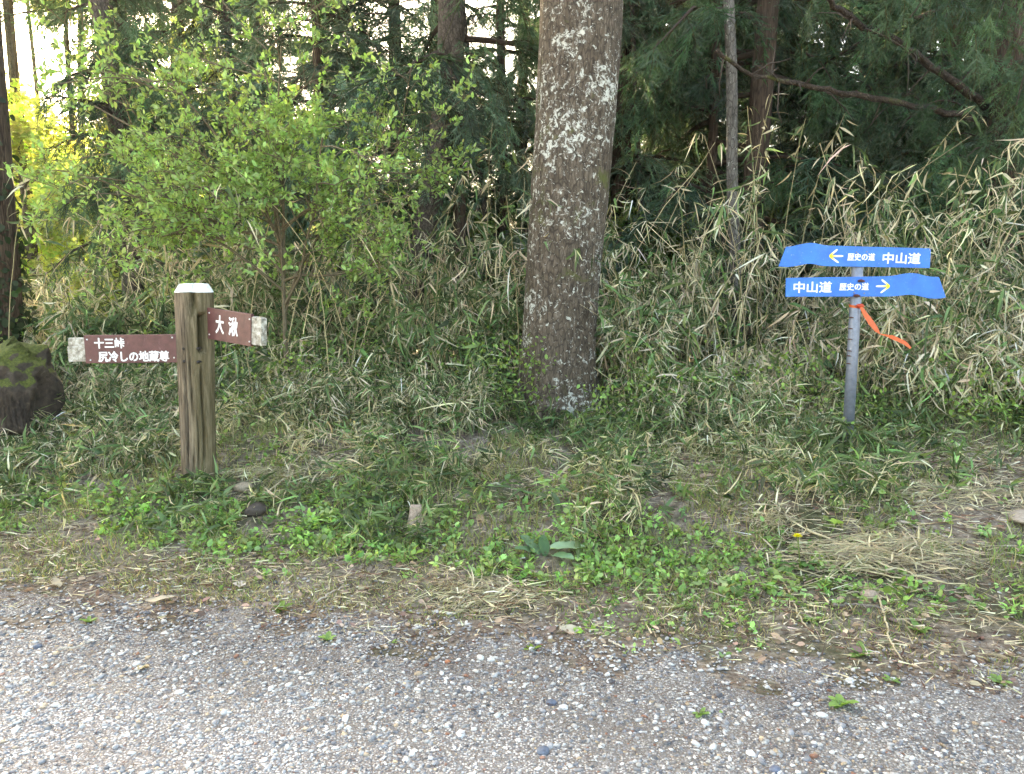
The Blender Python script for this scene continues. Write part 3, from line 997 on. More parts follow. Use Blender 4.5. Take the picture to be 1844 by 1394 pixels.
# ivy leaves on the far-left trunk
iv = [o for o in bpy.data.objects if o.name == 'ivy_tree'][0]
g = Geo(); r = RS(5); n = 6500
zz = r.uniform(.2, 6.0, n); th = r.uniform(0, 2 * PI, n)
cxp = np.interp(zz, [0, 1.2, 2.4, 3.3, 6], [0, -.02, -.1, -.16, -.24])
rad = .23 + np.abs(r.normal(0, .06, n))
P = np.stack([cxp + rad * np.cos(th), rad * np.sin(th), zz], -1)
Nn = np.stack([np.cos(th), np.sin(th), np.full(n, .4)], -1) + r.normal(0, .4, (n, 3))
D = np.stack([np.zeros(n), np.zeros(n), -np.ones(n)], -1) + r.normal(0, .6, (n, 3))
L = r.uniform(.05, .09, n)
g.inst(OVATE, P, frame(D, Nn, L, L * 1.1), hcol(r, n, (.03, .055, .022), .25))
tag(g.build('ivy', LEAF, iv), kind='stuff')


# ---- far woodland, the mass that closes the view
def far_wood():
    g = Geo(); r = RS(61)
    n = 16000
    x = r.uniform(-48, 48, n); y = 30 + r.uniform(0, 14, n) + .1 * np.abs(x)
    top = 2.4 + 3.8 * fbm(x * .16, y * .05, seed=8, o=3) + 2.2 * (x < -5)
    z = H(x, y) + top * r.rand(n) ** .8
    k = r.randint(0, 4, n)
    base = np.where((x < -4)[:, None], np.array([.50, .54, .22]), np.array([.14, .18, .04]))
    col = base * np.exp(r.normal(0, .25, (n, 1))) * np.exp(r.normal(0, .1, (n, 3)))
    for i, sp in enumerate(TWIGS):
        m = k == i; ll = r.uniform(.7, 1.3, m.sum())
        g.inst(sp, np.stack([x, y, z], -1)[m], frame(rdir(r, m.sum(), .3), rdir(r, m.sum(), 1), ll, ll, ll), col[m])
    tag(g.build('far_woodland', LEAF_T), 'sunlit leafy scrub closing the view far behind the trees', kind='stuff')


far_wood()


# ================================================================== LEAFY SHRUB (left)
def shrub():
    by = 6.6
    bx = at(515, 640, by).x
    base = Vector((bx, by, h1(bx, by) - .03))
    t = empty('leafy_shrub', base, 'big spreading shrub with fresh bright green leaves right of the wooden signpost', 'shrub')
    r = RS(42)
    segs = []; tips = []
    def grow(p, d, L, rad, lv):
        K = 6
        P = [np.array(p, float)]
        dd = np.array(d, float)
        for k in range(K - 1):
            dd = unit(dd + r.normal(0, .13, 3) + np.array([0, 0, .02 if lv < 2 else -.03]))
            P.append(P[-1] + dd * L / (K - 1))
        P = np.array(P)
        segs.append((P, np.linspace(rad, rad * .45, K)))
        if lv >= 2:
            for q in r.uniform(.3, 1, 1 if lv == 2 else 2):
                i = q * (K - 1); a = int(min(i, K - 2)); tips.append((P[a] + (P[a + 1] - P[a]) * (i - a), dd))
            tips.append((P[-1], dd))
        if lv < 3:
            n = [0, 8, 6][lv]
            for q in r.uniform(.22, 1, n):
                i = q * (K - 1); a = int(min(i, K - 2)); pp = P[a] + (P[a + 1] - P[a]) * (i - a)
                side = unit(np.cross(dd, r.normal(size=3)))
                nd_ = unit(dd * r.uniform(.4, .9) + side * r.uniform(.5, 1))
                nd_[2] = nd_[2] * .6 + .05
                grow(pp, nd_, L * r.uniform(.38, .62), rad * .5, lv + 1)
    # main stem and limbs aimed at the spread seen in the photograph
    stem = np.array([(0, 0, 0), (0, 0, .5), (.0, 0, 1.0), (.02, 0, 1.5), (.03, 0, 2.0)])
    segs.append((np.array([stem[0], stem[1] * [1, 1, .8], stem[2] * [1, 1, .8], stem[2], stem[3], stem[4]]), np.array([.024, .021, .019, .017, .015, .012])))
    aims = [(260, 120, .3), (330, 100, -.3), (450, 110, .2), (560, 110, -.2), (640, 190, .1), (700, 270, -.35), (780, 280, .0), (240, 330, -.3), (300, 260, -.5), (420, 330, -.4), (600, 340, -.4), (500, 230, -.5), (360, 200, .3), (340, 420, -.2), (660, 430, -.3)]
    for x, y, dy in aims:
        e = np.array(at(x, y, by + dy) - base)
        s = stem[0] * 0 + np.array([0, 0, r.uniform(.75, 1.7)])
        if e[2] < s[2] + .1: s[2] = max(.5, e[2] - .3)
        v = e - s; L = np.linalg.norm(v)
        grow(s, v / L + np.array([0, 0, .0]), L, .013, 1)
    g = Geo()
    P = np.array([s[0] for s in segs]); R = np.array([s[1] for s in segs])
    V_, Q_ = tubes(P, np.maximum(R, .0022), 4)
    g.add(V_, Q_, None, (.16, .13, .085))
    g.build('branches', BARKV, t)
    g = Geo(); n = len(tips)
    TP = np.array([q[0] for q in tips]); TD = np.array([q[1] for q in tips])
    for k in range(7):
        D = TD * r.uniform(0, .7, (n, 1)) + rdir(r, n, .35)
        L = r.uniform(.028, .055, n)
        g.inst(OVATE, TP + r.normal(0, .02, (n, 3)), frame(D + np.array([0, 0, .25]), rdir(r, n, 1.5), L * 1.12, L * .68), hcol(r, n, (.29, .43, .15), .25, .08))
    print('shrub leaves', n * 4, 'segs', len(segs))
    tag(g.build('foliage', LEAF, t), kind='stuff')


shrub()


# ================================================================== BAMBOO
GREEN_B = (.12, .18, .072)
STRAW_B = (.66, .58, .40)


def culm_field(g, gs, r, x, y, h, lean, dead, nleaf, lw, leafL, droop=BLADE_D, az=None, hang=.35):
    """g leaves, gs stems"""
    n = len(x); K = 6
    t = np.linspace(0, 1, K)
    az = r.uniform(0, 2 * PI, n) if az is None else az
    lx = np.cos(az) * lean; ly = np.sin(az) * lean
    P = np.zeros((n, K, 3))
    z0 = H(x, y) - .02
    P[:, :, 0] = x[:, None] + (lx * h)[:, None] * t ** 2
    P[:, :, 1] = y[:, None] + (ly * h)[:, None] * t ** 2
    P[:, :, 2] = z0[:, None] + h[:, None] * (t - .25 * (lean[:, None]) * t ** 3)
    R = (np.clip(.0022 + .0018 * h, .0024, .006))[:, None] * np.linspace(1, .45, K)[None]
    V, Q = tubes(P, R, 3)
    sc = np.where(r.rand(n, 1) < .7, np.array([[.46, .39, .24]]), np.array([[.12, .14, .05]])) * np.exp(r.normal(0, .25, (n, 1)))
    gs.add(V, Q, None, np.repeat(sc, K * 3, 0))
    N = n * nleaf
    ci = np.repeat(np.arange(n), nleaf)
    node = np.tile(np.arange(nleaf) // 4, n)
    nn = (nleaf + 3) // 4
    nf = r.uniform(.38, 1, (n, nn)) ** .8
    ndir = r.normal(0, 1, (n, nn, 3)); ndir[..., 2] = r.normal(-.1, .5, (n, nn))
    noff = r.normal(0, .055, (n, nn, 3))
    f = nf[ci, node]
    i = f * (K - 1); a = np.minimum(i.astype(int), K - 2); fr = (i - a)[:, None]
    p = P[ci, a] * (1 - fr) + P[ci, a + 1] * fr
    p += noff[ci, node] * np.clip(h[ci], .25, 1.5)[:, None] + r.normal(0, .006, (N, 3))
    lum = np.exp(r.normal(0, .4, (n, 1)))[ci]
    D = r.normal(0, .62, (N, 3)) + ndir[ci, node] * .75; D[:, 2] += -hang
    dd = dead[ci] + r.normal(0, .25, N)
    dead_leaf = dd > .5
    D[:, 2] -= dead_leaf * .35
    L = leafL * np.exp(r.normal(0, .35, N)); W = lw * np.exp(r.normal(0, .3, N))
    W = np.where(dead_leaf, W * .62, W * 1.15)
    col = np.where(dead_leaf[:, None], hcol(r, N, STRAW_B, .3, .06), hcol(r, N, GREEN_B, .25, .09) * lum)
    g.inst(droop, p, frame(D, rdir(r, N, 1), L, W), col)


g = Geo(); gs = Geo(); r = RS(301)
n = 3500
x = r.uniform(-6.4, 6.4, n); s = 6.05 + 3.3 * r.rand(n) ** 1.2; y = s - .19 * np.clip(x, -6, 6)
keep = (np.hypot(x - .37, y - 6.2) > .5) & (np.abs(x) < .72 * y + .9) & (fbm(x * .9, y * .9, seed=41, o=3) + .35 * r.rand(n) > .56) & ~((np.abs(x - .35) < .55) & (y < 6.3))
keep &= np.hypot(x - 2.3, y - 5.2) > .7
x, y, s = x[keep], y[keep], s[keep]; n = len(x)
hf = .45 + .55 * np.clip((s - 6) / 1.2, 0, 1)
lowleft = np.clip((-x - 2.2) / 1.5, 0, 1)
h = hf * r.uniform(.65, 1.35, n) * (1.35 - .25 * lowleft) * np.clip(-.25 + 2.1 * fbm(x * 1.3, y * 1.3, seed=44, o=3), .25, 1.4) * np.where(x < .3, .80, .98)
dead = np.clip(.46 + 1.1 * (fbm(x * 1.1, y * 1.1, seed=47, o=3) - .5), 0, 1)
culm_field(g, gs, r, x, y, h, r.uniform(.1, .7, n), dead, 20, .0165, .16, hang=.5)
n3 = 190
x = r.uniform(-4.2, 4.6, n3); s = r.uniform(6.3, 8.2, n3); y = s - .19 * x
k3 = np.hypot(x - .37, y - 6.2) > .5; x, y = x[k3], y[k3]; n = len(x)
culm_field(g, gs, r, x, y, r.uniform(1.3, 2.3, n), r.uniform(.1, .6, n), np.full(n, .6), 24, .0165, .16, hang=.4)
# lower growth reaching forward round the boulder and the wooden post
n2 = 520
x = np.concatenate([r.uniform(-4.6, -2.45, n2), r.uniform(-1.8, -.2, n2 // 2), r.uniform(.9, 1.9, n2 // 4)]); n = len(x)
s = np.concatenate([r.uniform(4.55, 6.1, n2), r.uniform(5.5, 6.1, n2 // 2), r.uniform(5.6, 6.1, n2 // 4)]); y = s - .19 * x
culm_field(g, gs, r, x, y, r.uniform(.18, .5, n) * np.clip((s - 4.2) / 1.2, .5, 1.1), r.uniform(.1, .7, n), np.full(n, .5), 13, .0105, .11, hang=.25)
tag(gs.build('bamboo_stems', BARKV), 'thin straw-coloured dwarf bamboo stems crowding behind both signposts', kind='stuff')
tag(g.build('bamboo_thicket', STRAW), 'tangled green and straw dwarf bamboo leaves behind both signposts', kind='stuff')

# individual tall stalks: culm plus each leaf
leafM = []
r = RS(404)
for k in range(6):
    col = [STRAW_B, GREEN_B, STRAW_B, GREEN_B, (.42, .35, .2), (.09, .13, .05)][k]
    tp = BLADE_D if k % 2 else BLADE
    o = one(tp[0] * np.array([.0145 + .003 * (k % 3), .145, .145]), tp[1], tp[2], 'leaf', STRAW, None, col)
    leafM.append(o.data); bpy.data.objects.remove(o)


def stalk(px, py_top, Y, lean_az, lean, nl, seed, label, droopy=.4, group='tall bamboo stalks rising over the thicket'):
    r = RS(seed)
    top = at(px, py_top, Y)
    bx_, by_ = top.x - math.cos(lean_az) * lean, Y - math.sin(lean_az) * lean
    base = Vector((bx_, by_, h1(bx_, by_) - .02))
    t = empty('bamboo_stalk', base, label, 'bamboo', group)
    e = np.array(top - base)
    q = np.linspace(0, 1, 14)
    P = np.stack([e[0] * q ** 2, e[1] * q ** 2, e[2] * (q * 1.12 - .12 * q ** 3)], -1) + r.normal(0, .006, (14, 3)) * q[:, None]
    V_, Q_, T_ = tube(P, np.linspace(.006, .0022, 14), 6)
    one(V_, Q_, T_, 'culm', BARKV, t, tuple(np.array([.33, .28, .15]) * r.uniform(.7, 1.2)))
    deadness = r.rand()
    for k in range(nl):
        f = 1 - .42 * r.rand() ** 1.3
        i = f * 13; a = min(int(i), 12)
        p = P[a] + (P[a + 1] - P[a]) * (i - a)
        D = r.normal(0, .8, 3); D[2] = r.normal(.1 - droopy, .5)
        M = frame(D[None], rdir(r, 1, 1), [1.0], [1.0])[0]
        sc_ = r.uniform(.7, 1.35)
        o = bpy.data.objects.new('leaf', leafM[r.choice([0, 2, 4]) if r.rand() < .35 + .4 * deadness else r.choice([1, 3, 5])])
        C.objects.link(o); o.parent = t
        o.matrix_basis = Matrix.Translation(Vector(p + r.normal(0, .02, 3))) @ Matrix(M.tolist()).to_4x4() @ Matrix.Scale(sc_, 4)


S_ = stalk
S_(1345, 190, 7.0, 2.0, .25, 14, 1, 'upright bamboo stalk just right of the thin grey trunk, topped by pale leaves')
S_(1390, 170, 6.9, .6, .35, 18, 2, 'tall bamboo stalk arching right above the end of the upper blue sign')
S_(1450, 215, 6.8, 0.2, .2, 18, 3, 'straight bamboo stalk with bleached leaves left above the blue arrow tip')
S_(1520, 205, 7.2, .3, .5, 16, 4, 'thin bamboo stalk fanning out above the middle of the blue signs')
S_(1755, 190, 6.7, .2, 1.0, 20, 5, 'bamboo stalk leaning far right with a golden leafy tip near the right edge')
S_(1720, 300, 6.4, 3.4, .3, 16, 6, 'bamboo stalk with drooping leaves above the right end of the blue signs')
S_(1820, 330, 6.5, .3, .7, 16, 7, 'leaning bamboo stalk rising at the right edge behind the blue signs')
S_(1660, 330, 6.6, 2.8, .3, 14, 8, 'short bleached bamboo stalk above the word end of the upper blue sign')
S_(885, 220, 6.8, 1.2, .15, 14, 9, 'upright bamboo stalk between the forked tree and the big trunk')
S_(825, 320, 6.7, .3, .25, 8, 10, 'nearly leafless bamboo stalk standing in front of the straight stem')
S_(910, 350, 6.6, 2.5, .15, 16, 11, 'bamboo stalk with splayed pale leaves hugging the left of the big trunk')
S_(1220, 330, 6.9, 1.8, .3, 18, 12, 'bamboo stalk with hanging leaves midway between big trunk and thin grey trunk')
S_(1100, 410, 6.7, .4, .2, 10, 13, 'bamboo stalk leaning out from the right side of the big trunk')
S_(560, 430, 6.4, 2.2, .3, 14, 14, 'bamboo stalk with bleached hanging leaves right of the dark shrub stem')
S_(690, 460, 6.3, .3, .3, 14, 15, 'bamboo stalk with one long pale leaf left of the leaning stem')
S_(735, 400, 6.8, 1.0, .2, 12, 16, 'bamboo stalk crossing in front of the leaning stem')
S_(370, 450, 6.3, 2.6, .5, 12, 17, 'slanting bamboo stalk directly above the top of the wooden post')
S_(260, 440, 6.5, 2.9, .4, 12, 18, 'bamboo stalk arching left behind the left wooden board')
S_(60, 300, 6.8, .4, .3, 16, 19, 'bamboo stalk with grey-green leaves beside the ivy-clad trunk')
S_(1580, 400, 6.0, 2.5, .3, 14, 20, 'bamboo stalk poking up right behind the upper blue sign')


# understorey sprigs and low plants in front of thicket ------------------------
def ground_cover():
    r = RS(515)
    # low dwarf bamboo tufts
    g = Geo(); gs = Geo()
    n = 6200
    x = r.uniform(-4.6, 4.6, n); s = r.uniform(4.05, 6.6, n); y = s - .19 * x
    dens = .3 + .6 * np.clip((s - 4.4) / 1, 0, 1)
    bare = np.exp(-((x - 2.9) / .9) ** 2 - ((s - 5.35) / .45) ** 2)
    keep = (fbm(x * 1.6, y * 1.6, seed=71, o=3) * 1.3 + .25 * r.rand(n) > 1.06 - dens * .55) & (r.rand(n) > bare * .9)
    keep &= (np.hypot(x + 2.06, (y - 5.0) * 1.0) > .15) & clear_of(x, y)
    keep &= ~((np.abs(x - .4) < .3) & (np.abs(y - 6.0) < .5))
    x, y, s = x[keep], y[keep], s[keep]; n = len(x)
    front_of_post = (np.abs(x + 2.05) < .35) & (y < 5)
    h = r.uniform(.08, .26, n) * (.55 + .9 * fbm(x * 2.2, y * 2.2, seed=74, o=2)) * (1 + .4 * np.clip(s - 5.6, 0, 1)) * np.where(front_of_post, .6, 1)
    dead = np.clip(.46 + .9 * (fbm(x * 1.4, y * 1.4, seed=77, o=3) - .5), 0, 1)
    culm_field(g, gs, r, x, y, h, r.uniform(.1, .6, n), dead, 9, .0112, .10, BLADE_D, hang=-.1)
    for cxx, cyy, rx_, ry_, m_, h_ in ((-2.06, 4.76, .2, .05, 26, .15), (.40, 5.72, .42, .08, 60, .14), (.02, 5.85, .2, .06, 30, .22), (2.24, 5.05, .2, .07, 34, .2), (-.3, 4.5, 1.0, .14, 46, .17), (1.2, 4.4, .8, .14, 40, .16), (-1.4, 4.7, .5, .12, 30, .16), (3.0, 4.9, .5, .2, 26, .16)):
        x_ = cxx + r.normal(0, 1, m_) * rx_; y_ = cyy + r.normal(0, 1, m_) * ry_
        ok_ = clear_of(x_, y_); x_, y_ = x_[ok_], y_[ok_]; m_ = len(x_)
        culm_field(g, gs, r, x_, y_, r.uniform(.5, 1.25, m_) * h_, r.uniform(.1, .6, m_), np.full(m_, .22), 9, .0125, .10, BLADE_D, hang=-.15)
    tag(gs.build('undergrowth_stems', BARKV), 'short stems of the low plants on the bank', kind='stuff')
    tag(g.build('undergrowth', LEAF), 'low dwarf bamboo tufts with dark green leaves on the bank', kind='stuff')

    # grass
    g = Geo(); n = 62000
    x = r.uniform(-4.4, 4.4, n); s = r.uniform(3.3, 6.6, n); y = s - .19 * x
    cl = fbm(x * 2.4, y * 2.4, seed=81, o=3) + .6 * (fbm(x * 9, y * 9, seed=82, o=2) - .5)
    bare = np.exp(-((x - 2.6) / 1.0) ** 2 - ((s - 5.35) / .4) ** 2)
    bare2 = .25 * np.exp(-((s - 3.5) / .35) ** 2)
    keep = (cl > .45 + .12 * bare2 * 4) & (r.rand(n) > bare) & (np.hypot(x + 2.06, y - 5) > .13) & clear_of(x, y)
    x, y, s = x[keep], y[keep], s[keep]; n = len(x)
    D = r.normal(0, .55, (n, 3)); D[:, 2] = 1
    L = r.uniform(.04, .13, n) * np.clip((s - 3.2) * 1.2, .35, 1)
    lush = np.clip(fbm(x * 1.2, y * 1.2, seed=85, o=2), 0, 1)[:, None]
    col = hcol(r, n, (.22, .32, .12), .28, .09) * lush + hcol(r, n, (.28, .29, .12), .25, .08) * (1 - lush)
    dry = r.rand(n) < .22 + .3 * np.clip((3.95 - s) / .5, 0, 1)
    col[dry] = hcol(r, dry.sum(), (.40, .33, .19), .25, .05)
    g.inst(GRASS, np.stack([x, y, H(x, y) - .005], -1), frame(D, rdir(r, n), L, r.uniform(.004, .008, n)), col)
    n = 17000
    x = r.uniform(-4.2, 3.6, n); s = 3.42 + np.abs(r.normal(0, .32, n)); y = s - .19 * x
    keep = fbm(x * 2.2, y * 3.0, seed=86, o=3) + .2 * r.rand(n) + .08 * (x < -.4) > .58
    x, y, s = x[keep], y[keep], s[keep]; n = len(x)
    D = r.normal(0, .9, (n, 3)); D[:, 2] = .8
    g.inst(GRASS, np.stack([x, y, H(x, y) - .003], -1), frame(D, rdir(r, n), r.uniform(.018, .05, n), r.uniform(.003, .006, n)),
           np.where(r.rand(n, 1) < .5, hcol(r, n, (.30, .36, .14), .25, .08), hcol(r, n, (.50, .43, .27), .25, .06)))
    tag(g.build('grass', LEAF), 'short green and dry grass on the verge and bank', kind='stuff')

    # broad-leaved weeds: rosettes and sprigs
    g = Geo(); n = 5200
    x = r.uniform(-4.4, 4.4, n); s = np.where(r.rand(n) < .62, r.normal(4.12, .28, n), r.uniform(3.0, 6.8, n)); y = s - .19 * x
    cl = fbm(x * 2.1, y * 2.1, seed=91, o=3)
    thr = np.where((s > 3.75) & (s < 4.5), .40, .56) + .22 * np.clip((3.75 - s) / .5, 0, 1)
    thr = thr + .1 * ((x > 1.1) & (s < 4.5))
    thr = thr + .22 * (fbm(x * 4.5, y * 4.5, seed=93, o=2) - .42)
    keep = (cl + .15 * r.rand(n) > thr + .03) & clear_of(x, y)
    x, y, s = x[keep], y[keep], s[keep]; n = len(x)
    print('weeds', n)
    size = r.uniform(.02, .045, n) * np.where(s < 3.8, .75, 1)
    k = 7; ci = np.repeat(np.arange(n), k); N = n * k
    th = r.uniform(0, 2 * PI, N); el = r.uniform(-.1, 1.1, N)
    D = np.stack([np.cos(th) * np.cos(el), np.sin(th) * np.cos(el), np.sin(el)], -1)
    off = r.normal(0, .016, (N, 3)); off[:, 2] = np.abs(r.normal(0, .022, N)) * np.where(s[ci] < 3.8, .5, 1.3)
    P = np.stack([x, y, H(x, y)], -1)[ci] + off
    L = size[ci] * r.uniform(.6, 1.3, N)
    col = hcol(r, n, (.27, .42, .14), .3, .1)[ci] * np.exp(r.normal(0, .12, (N, 1)))
    g.inst(OVATE, P, frame(D, rdir(r, N, 2.2), L, L * r.uniform(.55, .95, N)), col)
    tag(g.build('weeds', LEAF), 'bright green broad-leaved weeds carpeting the foot of the bank', kind='stuff')

    # climbing fresh sprigs among bamboo
    g = Geo(); n = 150
    x = r.uniform(-4.8, 4.8, n); s = r.uniform(5.7, 6.9, n); y = s - .19 * x
    keep = (np.abs(x - .37) > .3) | (r.rand(n) < .2)
    x, y = np.concatenate([x[keep], [.06, .12, 0, .15, -.2, -1.6, 1.75, 1.9, -1.85]]), np.concatenate([y[keep], [5.85, 5.8, 5.9, 5.75, 5.9, 5.15, 5.9, 5.8, 5.1]]); n = len(x)
    for q in range(n):
        m = r.randint(25, 70); hh = r.uniform(.1, .7)
        th = r.uniform(0, 2 * PI, m)
        P = np.stack([x[q] + r.normal(0, .13, m), y[q] + r.normal(0, .08, m), h1(x[q], y[q]) + hh * r.uniform(.2, 1, m) + .02], -1)
        L = r.uniform(.025, .045, m)
        g.inst(OVATE, P, frame(rdir(r, m, .1), rdir(r, m, 1.5), L, L * .8), hcol(r, m, np.array((.2, .3, .08)) * np.exp(r.normal(0, .2)), .2, .08))
    tag(g.build('creeper_foliage', LEAF), 'fresh green creeper sprigs woven through the bamboo foot', kind='stuff')

    # straw and litter
    g = Geo(); n = 46000
    x = r.uniform(-4.4, 4.4, n); s = r.uniform(3.1, 7.0, n); y = s - .19 * x
    heap = np.exp(-((x - 1.75) / .55) ** 2 - ((s - 4.3) / .3) ** 2) + np.exp(-((x - .05) / .35) ** 2 - ((s - 3.55) / .16) ** 2) + .8 * np.exp(-((x - 2.8) / 1.0) ** 2 - ((s - 5.35) / .5) ** 2) + .4 * np.exp(-((x + 3) / .8) ** 2 - ((s - 3.75) / .15) ** 2) + .45 * np.exp(-((s - 3.6) / .22) ** 2) * (fbm(x * 2.6, y * 3, seed=104, o=3) > .42)
    cl = fbm(x * 2.2, y * 2.2, seed=101, o=3)
    keep = r.rand(n) < np.clip(.3 + 1.6 * (cl - .4), .1, .8) + heap
    x, y, s, heap = x[keep], y[keep], s[keep], heap[keep]; n = len(x)
    th = r.uniform(0, 2 * PI, n)
    D = np.stack([np.cos(th), np.sin(th) * .7, r.normal(.05, .16, n) + .12 * heap * r.rand(n)], -1)
    z = H(x, y) + .006 + np.abs(r.normal(0, .012, n)) + .05 * heap * r.rand(n)
    L = r.uniform(.03, .12, n) * (1 + .6 * heap)
    L = np.where(s < 3.7, L * .6, L)
    col = hcol(r, n, (.62, .53, .36), .3, .06)
    br = r.rand(n) < .35
    col[br] = hcol(r, br.sum(), (.15, .09, .06), .3, .08)
    g.inst(THIN, np.stack([x, y, z], -1), frame(D, rdir(r, n, 1), L, r.uniform(.004, .0085, n)), col)
    n = 6500
    x = r.uniform(-4.4, 4.4, n); s = r.uniform(3.2, 7.0, n); y = s - .19 * x
    th = r.uniform(0, 2 * PI, n)
    D = np.stack([np.cos(th), np.sin(th), r.normal(.1, .2, n)], -1); L = r.uniform(.018, .05, n)
    g.inst(OVATE, np.stack([x, y, H(x, y) + .012], -1), frame(D, rdir(r, n, 1.6), L, L * .7),
           hcol(r, n, (.34, .25, .18), .45, .07))
    tag(g.build('leaf_litter', STRAW), 'dry straw and fallen brown leaves strewn on the ground', kind='stuff')
    # cedar needle litter along the road edge
    g = Geo(); n = 44000
    x = r.uniform(-3.6, 3.4, n); s = 3.3 + r.normal(0, .36, n); y = s - .19 * x
    keep = fbm(x * 1.8, y * 2.6, seed=111, o=3) + .25 * r.rand(n) > .6
    extra = r.rand(n) < .30
    s = np.where(extra, r.uniform(1.9, 3.3, n), s); y = s - .19 * x
    keep |= extra & (fbm(x * 2.2, y * 3, seed=112, o=3) + .06 * x > .46)
    x, y = x[keep], y[keep]; n = len(x)
    th = r.uniform(0, 2 * PI, n)
    D = np.stack([np.cos(th), np.sin(th), r.normal(0, .1, n)], -1)
    g.inst(THIN, np.stack([x, y, H(x, y) + .009 + .006 * r.rand(n)], -1), frame(D, rdir(r, n, 1), r.uniform(.012, .035, n), r.uniform(.0012, .0028, n)), hcol(r, n, (.13, .07, .048), .35, .08))
    tag(g.build('needle_litter', STRAW), 'red-brown cedar needle litter along the gravel edge', kind='stuff')


ground_cover()


# ================================================================== WOODEN SIGNPOST
def box(x0, x1, y0, y1, z0, z1, bev=0):
    b = bev
    V = []
    for z, i in ((z0, b), (z0 + b, 0), (z1 - b, 0), (z1, b)):
        for x, y in ((x0 + i, y0 + i), (x1 - i, y0 + i), (x1 - i, y1 - i), (x0 + i, y1 - i)):
            V.append((x, y, z))
    Q = [[3, 2, 1, 0], [12, 13, 14, 15]]
    for k in range(3):
        for j in range(4):
            a = k * 4 + j; c = k * 4 + (j + 1) % 4
            Q.append([a, c, c + 4, a + 4])
    return np.array(V, float), Q, []


def text_mesh(body, name, mat, parent, w, h, x0, z0, y, bold=.02, th=.0012):
    """lettering filling w x h with its lower left corner at (x0, z0) on a vertical face y; stroke weight by overlaid copies"""
    cu = bpy.data.curves.new('lettering', 'FONT'); cu.body = body; cu.size = 1; cu.resolution_u = 3
    o = bpy.data.objects.new('tmp', cu); C.objects.link(o)
    bpy.context.view_layer.update()
    me = bpy.data.meshes.new_from_object(o.evaluated_get(bpy.context.evaluated_depsgraph_get()))
    bpy.data.objects.remove(o)
    me.calc_loop_triangles()
    n = len(me.vertices); co = np.zeros(n * 3); me.vertices.foreach_get('co', co); co = co.reshape(-1, 3)
    tr = np.zeros(len(me.loop_triangles) * 3, np.int32); me.loop_triangles.foreach_get('vertices', tr); tr = tr.reshape(-1, 3)
    mn, mx = co.min(0), co.max(0)
    b = bold * h * 1.0 / len(body.split(chr(10)))
    q = (co - mn) / np.maximum(mx - mn, 1e-6)
    g = Geo()
    for k, (dx, dz) in enumerate(((0, 0), (-1, 0), (1, 0), (0, .8), (0, -.8), (.7, .6), (-.7, -.6), (.7, -.6), (-.7, .6))):
        V = np.stack([x0 + b + q[:, 0] * (w - 2 * b) + dx * b, np.full(n, y - .00012 * k), z0 + b + q[:, 1] * (h - 2 * b) + dz * b], -1)
        g.add(V, None, tr)
    return g.build(name, mat, parent, smooth=False)


PY = 5.0
top = at(349, 511, PY)
pb = at(357, 850, PY)
base = Vector((pb.x, PY, h1(pb.x, PY) - .12))
wp = empty('wooden_signpost', base, 'weathered round wooden signpost with two brown boards and a white top', 'signpost')
hgt = top.z - base.z
LX = (top.x - pb.x)


def post_fn(nA, zs, R0=.116):
    th = np.linspace(0, 2 * PI, nA, endpoint=False)
    Z, TH = np.meshgrid(zs, th, indexing='ij')
    f = Z / hgt
    # slightly squared log
    sq = 1 + .05 * np.cos(4 * TH) - .02 * np.cos(8 * TH)
    R = R0 * (1.0 - .12 * (1 - f)) * sq
    R *= 1 + .05 * (fbm(np.cos(TH) * 1.5, np.sin(TH) * 1.5, Z * 2, seed=5, o=3) - .5)
    R += .006 * (fbm(TH * 9, TH * 0, Z * 1.2, seed=6, o=3) - .5)
    # long cracks, coloured darker along the groove
    rot_shade = np.zeros_like(R)
    for a0, z0, z1, w, d in ((-PI / 2 - .25, .15, .95, .035, .022), (-PI / 2 + .35, .0, .6, .03, .02), (-PI / 2 + .75, .2, .9, .05, .03), (-PI / 2 - .8, .3, 1.1, .025, .015), (-PI / 2 + .12, .5, .98, .02, .018), (-PI / 2 + .1, .05, .35, .02, .014)):
        aa = a0 + .06 * np.sin(Z * 7 + a0)
        dz = np.clip(np.minimum(Z - z0, z1 - Z) / .08, 0, 1)
        gv = np.exp(-((TH - aa + PI) % (2 * PI) - PI) ** 2 / (2 * w * w)) * dz
        R -= 1.0 * d * gv
        rot_shade = np.maximum(rot_shade, .6 * gv)
    # decayed scar near the top
    sc = np.exp(-((((TH - (-PI / 2 + .28) + PI) % (2 * PI) - PI) / .24) ** 2) - ((Z - (hgt - .10)) / .085) ** 2)
    rot_shade = np.maximum(rot_shade, .9 * np.clip(sc * (.4 + 1.2 * fbm(TH * 9, Z * 40, seed=14, o=3)), 0, 1))
    R -= .05 * sc * (.5 + fbm(TH * 6, Z * 30, seed=8, o=2))
    # slot for the right hand board, its inner shade painted into the colour
    a = ((TH - (-PI / 2 + .80) + PI) % (2 * PI) - PI)
    slot = np.clip((.26 - np.abs(a)) / .05, 0, 1) * np.clip(np.minimum(Z - (hgt - .44), (hgt - .185) - Z) / .02, 0, 1)
    R -= .07 * slot
    rot_shade = np.maximum(rot_shade, .8 * slot)
    post_fn.col = (1 - rot_shade)[..., None] * np.ones(3) * (.65 + .5 * fbm(np.cos(TH) * 2, np.sin(TH) * 2, Z * 3, seed=15, o=3))[..., None]
    cx_ = LX * f
    return np.stack([cx_ + R * np.cos(TH), R * np.sin(TH), Z], -1), th


